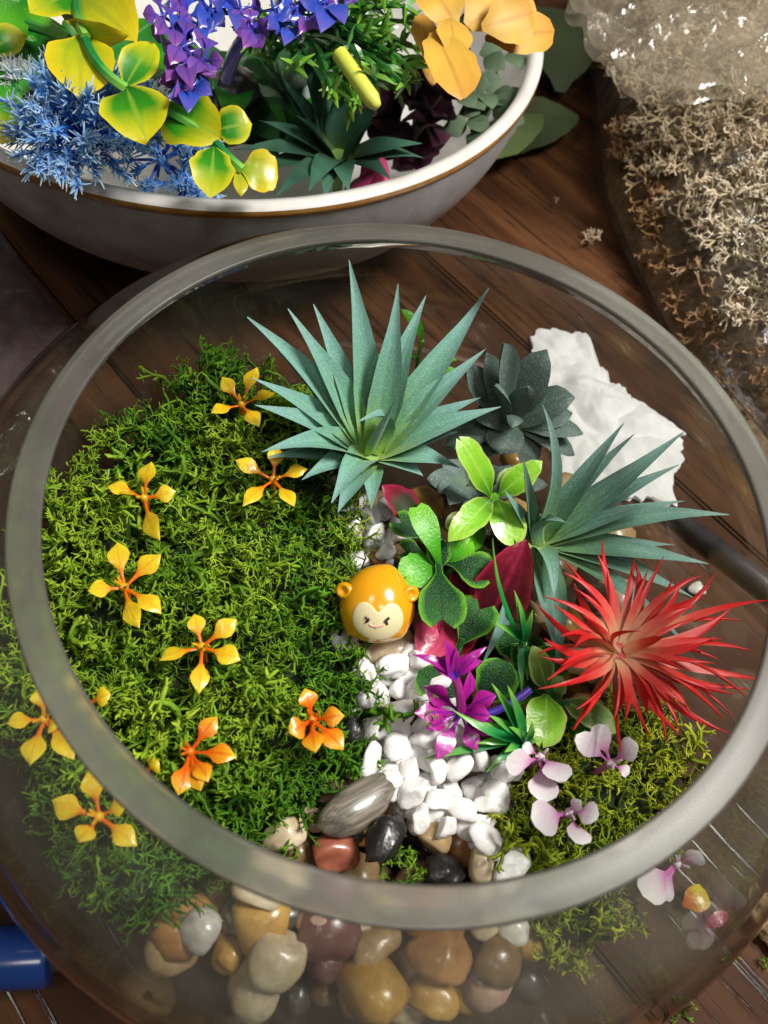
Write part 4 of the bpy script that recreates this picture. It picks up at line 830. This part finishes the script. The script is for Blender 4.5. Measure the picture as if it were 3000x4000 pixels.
cplant('green_leaf_sprig', 'fresh green round leaves crowding the picture corner in the stoneware bowl', (60, 110, .06), [
    (-10, 30, .110, 140, 60, .112, .012, .1, 'grass', 'clover_b', 0, upc), (-20, 110, .108, 55, 75, .112, .018, .15, 'leaf', 'yg_leaf', 0, upc), (10, 120, .102, 40, 215, .104, .040, .1, 'round', 'g_leaf', 0, upc), (120, 60, .100, 60, 140, .100, .040, .1, 'round', 'g_leaf', 0, upc), (120, 110, .098, 60, 150, .098, .030, .1, 'round', 'clover_b', 0, upc),
    (-30, 150, .100, 20, 210, .1, .05, .1, 'round', 'g_leaf', 0, upc), (44, 214, .104, 4, 312, .100, .026, .1, 'leaf', 'yg_leaf', 0, upc), (105, 240, .096, 135, 162, .100, .022, .1, 'leaf', 'yg_leaf', 0, upc), (230, 130, .098, 130, 120, .1, .04, .1, 'round', 'g_leaf', 0, upc), (300, 140, .096, 250, 60, .104, .04, .1, 'round', 'g_leaf', 0, upc), (240, 230, .094, 200, 150, .096, .04, .1, 'round', 'g_leaf', 0, upc), (40, 0, .115, -30, 60, .11, .04, .1, 'round', 'clover_b', 0, upc), (70, -20, .11, 20, 30, .112, .03, .1, 'round', 'g_leaf', 0, upc), (400, 90, .09, 320, 150, .094, .04, .1, 'leaf', 'g_leaf', 0, upc)],
    [([(-20, 30, .108), (60, 50, .112), (150, 85, .112)], .0018), ([(30, 190, .104), (40, 205, .104), (44, 220, .104)], .0014)])
# blue feathery blooms
def feather(mb, p0, p1, rgen, n=9, L=.0055, r0=.0008):
    d = nz(p1 - p0); path = bez(p0, (p0 + p1) / 2 + rgen.randn(3) * .002, p1, 5)
    V, F, t = tube(path, np.linspace(r0, .0003, 5), 4, False); mb.add(V, F, t * .45)
    for k in range(n):
        u = .45 + .55 * k / (n - 1); q = path[0] * (1 - u) + path[-1] * u
        for _ in range(5):
            e = q + nz(d * 1.1 + rgen.randn(3) * .6) * L * rgen.uniform(.5, 1.05)
            V, F, t = tube(np.array([q, (q + e) / 2 + rgen.randn(3) * .0003, e]), [.00042, .00036, .00016], 3, False); mb.add(V, F, np.clip(.35 + .65 * t * (.6 + .5 * u), 0, 1))
def bloom(label, ctr, z, rad, n, mat, seed, cone=.2):
    rgen = np.random.RandomState(seed); C = pix(*ctr, z); root = empty('feathery_flower', C - UP * .01); tag(root, label, 'flower', 'blue feathery flowers')
    for k in range(n):
        d = nz(nz(toC + UP * .3) * cone + rgen.randn(3)); 
        if d @ toC < -.25: d = -d
        e_ = C + d * rad * rgen.uniform(.75, 1.1)
        if np.hypot(*(e_ - BC)[:2]) > .90 * BR and e_[2] < BH + .012: continue
        mb = MB(); feather(mb, C, e_, rgen); mk('plume', mb, M[mat], root)
bloom('bright blue feathery flower hanging over the stoneware rim', (172, 296), .100, .024, 85, 'fringe_b', 3)
bloom('pale white-tipped feathery flower behind the bright blue one', (240, 222), .080, .024, 34, 'fringe_w', 4)
bloom('small white-tipped feathery flower at the rim left of the blue one', (78, 222), .096, .013, 26, 'fringe_w', 6)
bloom('blue feathery flower in shade under the variegated leaves', (345, 345), .078, .024, 26, 'fringe_b', 5)
bloom('dim blue feathery flower low beside the yellow leaf', (395, 395), .070, .017, 16, 'fringe_b', 7)
# purple flower spikes
def spike(name, label, florets, mat, z, stems, smat='violet_stem'):
    root = empty(name, pix(florets[0][0], florets[0][1], z) - UP * .02); tag(root, label, 'flower')
    for k, (x, y, a0, sz) in enumerate(florets):
        C = pix(x, y, z + .004 * math.sin(k)); 
        for j in range(5):
            a = math.radians(a0 + j * 72 + rg.uniform(-14, 14)); p1 = pix(x + sz * math.cos(a), y - sz * math.sin(a), z + rg.uniform(-.004, .006))
            mk('petal', blade(MB(), C, p1, (.0054 * sz / 42), .22, 'petal', 14, .0009, .16, up=nz(toC + rg.randn(3) * .12)), M[mat if k % 3 else ('blue_petal' if mat != 'blue_petal' else 'purple')], root)
    for pts, r_ in stems:
        mk('stem', MB().add(*tube(bez(*[pix(*p) for p in pts], 9), r_, 7)), M[smat], root)
spike('purple_flower_spike', 'purple and blue flower spike hanging down in the stoneware bowl', [(400, 35, 10, 48), (372, 60, 50, 46), (395, 100, 20, 50), (425, 55, 60, 46), (400, 145, 0, 52), (385, 165, 40, 46), (410, 195, 270, 50), (440, 130, 10, 44), (352, 35, 30, 44), (455, 25, 15, 46)], 'purple', .124, [([(390, -20, .126), (400, 60, .123), (405, 195, .123)], .0016)])
spike('blue_flower_spike', 'blue flower spike leaning across the top of the stoneware bowl', [(545, 65, 15, 46), (590, 20, 40, 46), (640, 15, 0, 48), (520, 20, 30, 44), (620, 60, 330, 40), (490, 30, 70, 44), (665, 35, 20, 44)], 'blue_petal', .124, [([(490, 170, .095), (500, 110, .115), (548, 62, .124)], .0026), ([(545, 65, .124), (600, 30, .124), (670, 10, .124)], .0016)])
spike('magenta_flower_tip', 'magenta purple petals at the tip of the blue flower spike', [(700, 10, 250, 62), (738, -10, 300, 40)], 'purple', .125, [([(660, 10, .124), (690, 5, .125), (740, -10, .125)], .0014)])
# spiky green bush with yellow cut stem
nb = empty('needle_bush', pix(720, 90, .09)); tag(nb, 'glossy green spiky bush with yellow-tipped needles in the stoneware bowl', 'plant')
NC = pix(660, 85, .095)
for k in range(64):
    a = math.radians(rg.uniform(-75, 60) if k < 48 else rg.uniform(100, 260)); dd = rg.uniform(120, 265) if k < 48 else rg.uniform(60, 150)
    p1 = pix(660 + dd * math.cos(a), 85 - dd * math.sin(a) * .62, .112 + rg.uniform(-.022, .014)); c = (NC + p1) / 2 + UP * rg.uniform(.004, .012)
    path = bez(NC, c, p1, 7); mb = MB(); V, F, t = tube(path, np.linspace(.0014, .0008, 7), 5, False); mb.add(V, F, t * .6)
    T = nz(path[-1] - path[-2])
    for q, s_ in ((path[3], .35), (path[4], .5), (path[5], .7), (path[6], .95), (path[6], .95), (path[5], .8)):
        for _ in range(2):
            e = q + nz(T + rg.randn(3) * .6) * rg.uniform(.005, .009); V, F, t = tube(np.array([q, (q + e) / 2 + UP * .0005, e]), [.0011, .0010, .0002], 4, False); mb.add(V, F, np.clip(s_ * .7 + .35 * t, 0, 1))
    mk('twig', mb, M['needle'], nb)
y0, y1 = pix(732, 115, .128), pix(816, 232, .122)
ys = MB(); V, F, t = tube(np.array([y0, y0 + (y1 - y0) * .5, y0 + (y1 - y0) * .86, y1 - (y1 - y0) * .02, y1]), [.0027, .0028, .0028, .0017, .0005], 8); ys.add(V, F, t)
tag(mk('cut_stem', ys, M['yellow_stem']), 'short lemon yellow cut stem with pointed end sticking out of the needle bush', 'stem')
# dark rosette
rosette('agave_plant', 'dark green spiky rosette in the shade of the stoneware bowl', 'plant', (733, 338), .072, [
    (567, 130, .030, .06), (600, 165, .026, .06), (640, 90, .034, .04), (700, 130, .03, .04), (742, 160, .03, .04), (827, 208, .022, .08), (912, 310, .012, .1), (914, 341, .006, .1), (842, 386, .004, .12), (506, 323, .014, .1), (545, 372, .010, .1), (593, 427, .012, .16), (667, 414, .012, .16), (753, 414, .010, .16), (640, 250, .02, .08), (800, 260, .02, .1), (560, 260, .018, .08), (700, 430, .006, .2)], M['agave_dark'], w=.0115, base_r=.004)
# maroon ball, pale pink and hot pink bits, dark stone
mbl = empty('maroon_flower', pix(888, 245, .05)); tag(mbl, 'dark maroon fluffy flower in the stoneware bowl', 'flower')
C = pix(888, 245, .066)
for k in range(46):
    d = nz(rg.randn(3) + toC * .7); mk('petal', blade(MB(), C + d * .006, C + d * rg.uniform(.021, .026), .014, .25, 'round', 6, .001, .25, up=nz(rg.randn(3) + d)), M['maroon'], mbl)
pp = empty('pale_pink_flower', pix(760, 240, .06)); tag(pp, 'pale pink petals between dark rosette and yellow stem', 'flower')
for x0, y0, x1, y1, wd in ((762, 290, 748, 175, .018), (766, 290, 778, 185, .016), (755, 280, 735, 200, .014)):
    mk('petal', blade(MB(), pix(x0, y0, .066), pix(x1, y1, .084), wd, .1, 'round', 8, .001, .1, up=toC), M['palepink'], pp)
hp = empty('hot_pink_flower', pix(790, 390, .055)); tag(hp, 'hot pink petals peeping out by the stoneware rim', 'flower')
for x0, y0, x1, y1, wd in ((775, 395, 835, 350, .014), (770, 400, 830, 382, .012), (765, 390, 790, 410, .014)):
    mk('petal', blade(MB(), pix(x0, y0, .060), pix(x1, y1, .064), wd, .1, 'round', 8, .001, .1, up=toC), M['hotpink'], hp)
stone(512, 200, 62, 58, .070, 'black', 'large black stone in the stoneware bowl between purple spike and dark rosette', 20, True, clamp=False, name='black_stone')
# amber leaf sprig
al = nz(toC + UP * .4)
cplant('amber_leaf_sprig', 'amber yellow broad-leaved sprig at the far side of the stoneware bowl', (1010, 110, .09), [
    (1048, 84, .120, 1196, 70, .118, .024, .06, 'round', 'amber_leaf', 0, al), (935, 70, .124, 1000, 215, .120, .030, .08, 'round', 'amber_leaf', 0, al), (1010, 60, .124, 1120, -40, .13, .052, .05, 'round', 'amber_leaf', 0, al), (985, 55, .124, 925, -30, .13, .030, .08, 'round', 'amber_leaf', 0, al), (920, 130, .110, 910, 30, .116, .02, .08, 'leaf', 'amber_leaf', 0, al), (925, 120, .108, 935, 185, .104, .014, .08, 'leaf', 'amber_leaf', 0, al), (1040, 60, .126, 1150, 30, .128, .03, .05, 'round', 'amber_leaf', 0, al), (970, 40, .126, 985, 130, .122, .022, .06, 'leaf', 'amber_leaf', 0, al)],
    [([(1010, 120, .085), (1000, 90, .11), (1005, 40, .125)], .002)], 'sage')
ss_ = empty('sage_sprig', pix(1010, 200, .06)); tag(ss_, 'dusty sage green sprig against the white bowl inside', 'plant')
for k in range(26):
    x, y = 1010 + rg.uniform(-60, 95), 200 + rg.uniform(-90, 95); mk('leaf', blade(MB(), pix(x, y, .070 - (y - 200) * .00008), pix(x + rg.uniform(20, 60), y + rg.uniform(-25, 35), .072 - (y - 200) * .00008), .010, .12, 'leaf', 6, .001, .1, up=toC), M['sage'], ss_)
mk('stem', MB().add(*tube(bez(pix(980, 290, .06), pix(1000, 220, .068), pix(1080, 120, .078), 8), .0014, 6)), M['sage'], ss_)
# deep foliage below so the bowl reads full
cplant('foliage_sprig', 'dark green leafy undergrowth lying deep in the stoneware bowl', (420, 250, .05), [(300 + 45 * k + rg.uniform(-20, 20), 120 + rg.uniform(-80, 150), .062, 300 + 45 * k + rg.uniform(-70, 70), 120 + rg.uniform(-90, 190), .074, .030, .1, 'leaf', 'g_leaf' if k % 2 else 'stem', 0, upc) for k in range(13)] + [(330 + rg.uniform(0, 420), 90 + rg.uniform(0, 260), .045, 330 + rg.uniform(0, 420), 90 + rg.uniform(0, 260), .058, .034, .1, 'leaf', 'stem' if k % 3 else 'g_leaf', 0, upc) for k in range(30)])
# leaves lying on the table behind the bowl
for (x0, y0, x1, y1, wd, z, mt, lb) in ((1150, 230, 1068, 342, .030, .014, 'paleleaf', 'pale green leaf lying on the table beside the stoneware bowl'), (1210, 200, 1205, 20, .045, .02, 'leaf_dim', 'large dim green leaf behind the stoneware bowl'), (1120, 330, 1215, 230, .034, .010, 'leaf_dim', 'dim green leaf in shadow between stoneware bowl and bag')):
    tag(mk('fallen_leaf', blade(MB(), pix(x0, y0, z * .5), pix(x1, y1, z), wd, .1, 'round', 10, .001, .1), M[mt]), lb, 'leaf')

# ------------------------------------------------------------------ plastic bag of dried moss
BP = [pix(1238, 0, .01), pix(1285, 150, .01), pix(1305, 380, .01), pix(1380, 580, .006), pix(1450, 720, .006), pix(1545, 880, .006), pix(1650, 985, .006), pix(1850, 1020, .01), pix(2100, 700, .01), pix(2100, 100, .01), pix(1800, -250, .01), pix(1400, -250, .01)]
bc = np.array(pix(1640, 430, .01))
HB = .078
def ridge(X, Y, f, ang, seed):
    u = X * math.cos(ang) + Y * math.sin(ang); v = (-X * math.sin(ang) + Y * math.cos(ang)) * .35
    return (1 - np.abs(nf(u, v, f, seed)) * 1.6).clip(0, 1) ** 5
def zbag(rh, X, Y): return .0028 * ridge(X, Y, 48, .6, 3) * (rh < .97) + .0022 * ridge(X, Y, 70, 2.1, 7) * (rh < .97) + .002 + HB * np.clip(1 - rh ** 2.6, 0, 1) ** .55 * (1 + .10 * nf(X, Y, 26, 5)) + .0035 * nf(X, Y, 60, 6, 2) * (rh < .97)
bag = empty('moss_bag', (bc[0], bc[1], 0)); tag(bag, 'clear crinkled plastic bag full of dried moss standing on the table', 'bag')
fm = MB(); V, F = ring_patch(BP, zbag, 80, 260, bc); fm.add(V, F)
V2, F2 = ring_patch(BP, lambda r_, X, Y: .0006 + 0 * X, 3, 150, bc); fm.add(V2, F2)
mk('film', fm, M['film'], bag)
# folded top of the bag
FP = [pix(1232, -10, .094), pix(1300, 90, .094), pix(1370, 150, .094), pix(1500, 185, .094), pix(1660, 180, .094), pix(1900, 190, .094), pix(1900, -250, .094), pix(1300, -250, .094)]
def zflap(rh, X, Y): return .088 + .010 * np.clip(1 - rh ** 3, 0, 1) + .004 * nf(X, Y, 30, 8) + .004 * ridge(X, Y, 45, .9, 2) + .003 * ridge(X, Y, 60, 2.4, 5) + .0025 * ridge(X, Y, 85, .1, 9)
fl = MB(); V, F = ring_patch(FP, zflap, 70, 260); fl.add(V, F); V, F = ring_patch(FP, lambda a, X, Y: zflap(a, X, Y) - .007 - .004 * nf(X, Y, 40, 3), 40, 150); fl.add(V, F); mk('folded_top', fl, M['film_milky'], bag)
# contents
root = empty('dried_moss', (bc[0], bc[1], .002)); tag(root, 'cream and brown dried lichen packed inside the clear bag', 'moss', kind='stuff')
inn = [bc + (p - bc) * .96 for p in BP]
core = MB(); V, F = ring_patch(inn, lambda r_, X, Y: np.maximum(.0015, zbag(r_, X, Y) * .90 - .006), 24, 90, bc); core.add(V, F)
mk('brown_core', core, M['lichen_core'], root)
rgb = np.random.RandomState(21)
def seen(p):
    d_ = np.array([p[0], p[1], .05]) - CAM; k_ = d_ @ FWD; return 829.5 + FPX * (d_ @ IU) / k_ < 1800 and 1106 + FPX * (d_ @ IV) / k_ > -120
pts = scatter(np.array(inn), .0032, rgb, 30000, seen); lm = MB()
# polar coordinate of each point inside the outline
pb = np.array(inn)[:, :2]; ab = np.arctan2(*(pb - bc[:2]).T[::-1]); rb_ = np.linalg.norm(pb - bc[:2], axis=1); od = np.argsort(ab); ab, rb_ = ab[od], rb_[od]
for p in pts:
    a = math.atan2(p[1] - bc[1], p[0] - bc[0]); rbd = np.interp(a, np.concatenate([ab - 6.2832, ab, ab + 6.2832]), np.tile(rb_, 3)); rh = min(1., np.linalg.norm(p - bc[:2]) / rbd)
    z = max(.001, float(zbag(np.array([rh]), p[:1], p[1:])[0]) * .95 - .006)
    q = np.array([p[0], p[1], z]); d_ = q - CAM; kk = d_ @ FWD; sx, sy = 829.5 + FPX * (d_ @ IU) / kk, 1106 + FPX * (d_ @ IV) / kk
    # the upper heap is cream, the lower part and the outer edge brown
    br = sm(660, 840, sy + .35 * (1500 - sx) * 0) + sm(.84, .95, rh) + .5 * float(nf(p[:1], p[1:], 25, 4)[0])
    s_ = float(np.clip(br, 0, 1)); V, F, t = SPR[rgb.randint(len(SPR))]
    lm.add(V @ (rotm(rgb, rgb.uniform(0, 1.2)) * (rgb.uniform(1., 1.5) * (1.1 - .2 * s_))).T + q, F, np.clip(t - .2 * s_, 0, 1), s_)
lv = np.concatenate(lm.V); lm.V = [lv]; mk('lichen_branches', lm, M['lichen'], root)

# ------------------------------------------------------------------ plastic sheet, tissue, pens, scraps
SP = [pix(-60, 420, 0), pix(0, 497, 0), pix(72, 602, 0), pix(176, 737, 0), pix(150, 800, 0), pix(60, 1010, 0), pix(-150, 1100, 0), pix(-300, 700, 0)]
sh = MB(); V, F = ring_patch(SP, lambda r_, X, Y: .0022 + (.006 * np.clip(1 - r_ ** 4, 0, 1) + .003 * nf(X, Y, 50, 2, 2)) * (r_ < .98) + .001 * (r_ < .98), 30, 110); sh.add(V, F)
V, F = ring_patch(SP, lambda r_, X, Y: .0012 + 0 * X, 3, 110); sh.add(V, F)
tag(mk('plastic_sheet', sh, M['film_sheet']), 'crumpled clear plastic sheet on the table at the left picture edge', 'plastic sheet')
TP = [pix(1135, 830, 0), pix(1150, 745, 0), pix(1195, 715, 0), pix(1262, 728, 0), pix(1290, 800, 0), pix(1345, 855, 0), pix(1480, 945, 0), pix(1462, 1010, 0), pix(1440, 1085, 0), pix(1300, 1090, 0), pix(1200, 1020, 0), pix(1140, 930, 0)]
ti = MB(); V, F = ring_patch(TP, lambda r_, X, Y: .002 + .004 * np.clip(1 - r_ ** 3, 0, 1) + (np.abs(.010 * nf(X, Y, 45, 2, 2)) + np.abs(.0012 * nf(X, Y, 120, 7, 2))) * (1 - .6 * r_), 60, 200, wob=.13, seed=3); ti.add(V, F)
V, F = ring_patch(TP, lambda r_, X, Y: .0012 + 0 * X, 3, 200, wob=.13, seed=3); ti.add(V, F)
tag(mk('tissue_paper', ti, M['tissue'], smooth=True), 'crumpled white tissue on the table seen through the back of the glass', 'tissue')
pe = empty('blue_pen', pix(60, 2066, .009)); tag(pe, 'thick glossy blue pen on the table beside the glass bowl', 'pen')
a_, b_ = pix(-260, 2085, .0085), pix(118, 2062, .0085)
V, F, t = tube(np.array([a_, a_ + (b_ - a_) * .3, a_ + (b_ - a_) * .96, a_ + (b_ - a_) * .99, b_]), [.0084, .0084, .0084, .0078, .005], 28); mk('barrel', MB().add(V, F, t), M['blue_pen'], pe)
V, F, t = tube(np.array([b_ - (b_ - a_) * .001, b_ + nz(b_ - a_) * .004, b_ + nz(b_ - a_) * .009]), [.005, .0042, .0014], 20); mk('tip', MB().add(V, F, t), M['black_pen'], pe)
a_, b_ = pix(1440, 1100, .004), pix(1700, 1300, .004)
bp_ = empty('black_pen', (a_ + b_) / 2); tag(bp_, 'worn black pen on the table seen through the glass behind the red plant', 'pen')
V, F, t = tube(np.array([a_, a_ + (b_ - a_) * .25, a_ + (b_ - a_) * .26, b_]), [.0032, .0036, .0042, .0042], 16); mk('barrel', MB().add(V, F, t), M['black_pen'], bp_)
V, F, t = tube(np.array([a_ - nz(b_ - a_) * .008, a_ - nz(b_ - a_) * .003, a_]), [.0008, .002, .0032], 12); mk('tip', MB().add(V, F, t), M['st_lightgrey'], bp_)
stone(1507, 1272, 22, 16, .003, 'white', 'tiny white pebble on the table behind the red spikes', 0, clamp=False, name='white_pebble')
c = pix(1652, 1985, .005); V, F = rock(77, 3, .5, 2.4, 5)
ba = V * [.004, .011, .004]; a = .45; ba = np.stack([ba[:, 0] * math.cos(a) - ba[:, 1] * math.sin(a), ba[:, 0] * math.sin(a) + ba[:, 1] * math.cos(a), ba[:, 2]], 1)
tag(mk('bark_scrap', MB().add(ba + c, F), M['bark'], smooth=False), 'pale splintered bark scrap on the table right of the glass bowl', 'bark')
def crumb(x, y, mat, label, n=3, sc=.5):
    mb = MB(); q = pix(x, y, .001); moss(mb, [q + np.array([*rg.randn(2) * .001, 0.]) for _ in range(n)], rg, SPR, (sc * .8, sc * 1.2), (.5, 1.2)); V = np.concatenate(mb.V); V[:, 2] = np.maximum(V[:, 2], .0003); mb.V = [V]; tag(mk('moss_crumb', mb, mat), label, 'moss crumb')
crumb(1275, 530, M['lichen'], 'cream lichen crumb on the table between bag and glass rim', 3, .8)
crumb(1195, 440, M['lichen'], 'tiny lichen speck on the dark table by the stoneware bowl', 1, .35)
crumb(1562, 2055, M['moss_y'], 'green moss crumb on the table near the bark scrap', 2, .35)
crumb(1470, 2180, M['moss'], 'dark green moss crumb on the table at the bottom edge', 3, .45)
crumb(1640, 2085, M['moss'], 'tiny moss crumb at the right picture edge below the bark', 2, .3)
# orange and rose plastic bits seen through the lower glass
for x, y, mt, wd, lb in ((1500, 1945, 'orange_y', .008, 'orange petal scrap behind the lower glass near the bark'), (1545, 1990, 'rose', .004, 'tiny rose scrap behind the lower glass')):
    tag(mk('petal_scrap', blade(MB(), pix(x - 25, y + 12, .004), pix(x + 25, y - 18, .005), wd, .2, 'round', 7, .0008, .15), M[mt]), lb, 'petal')
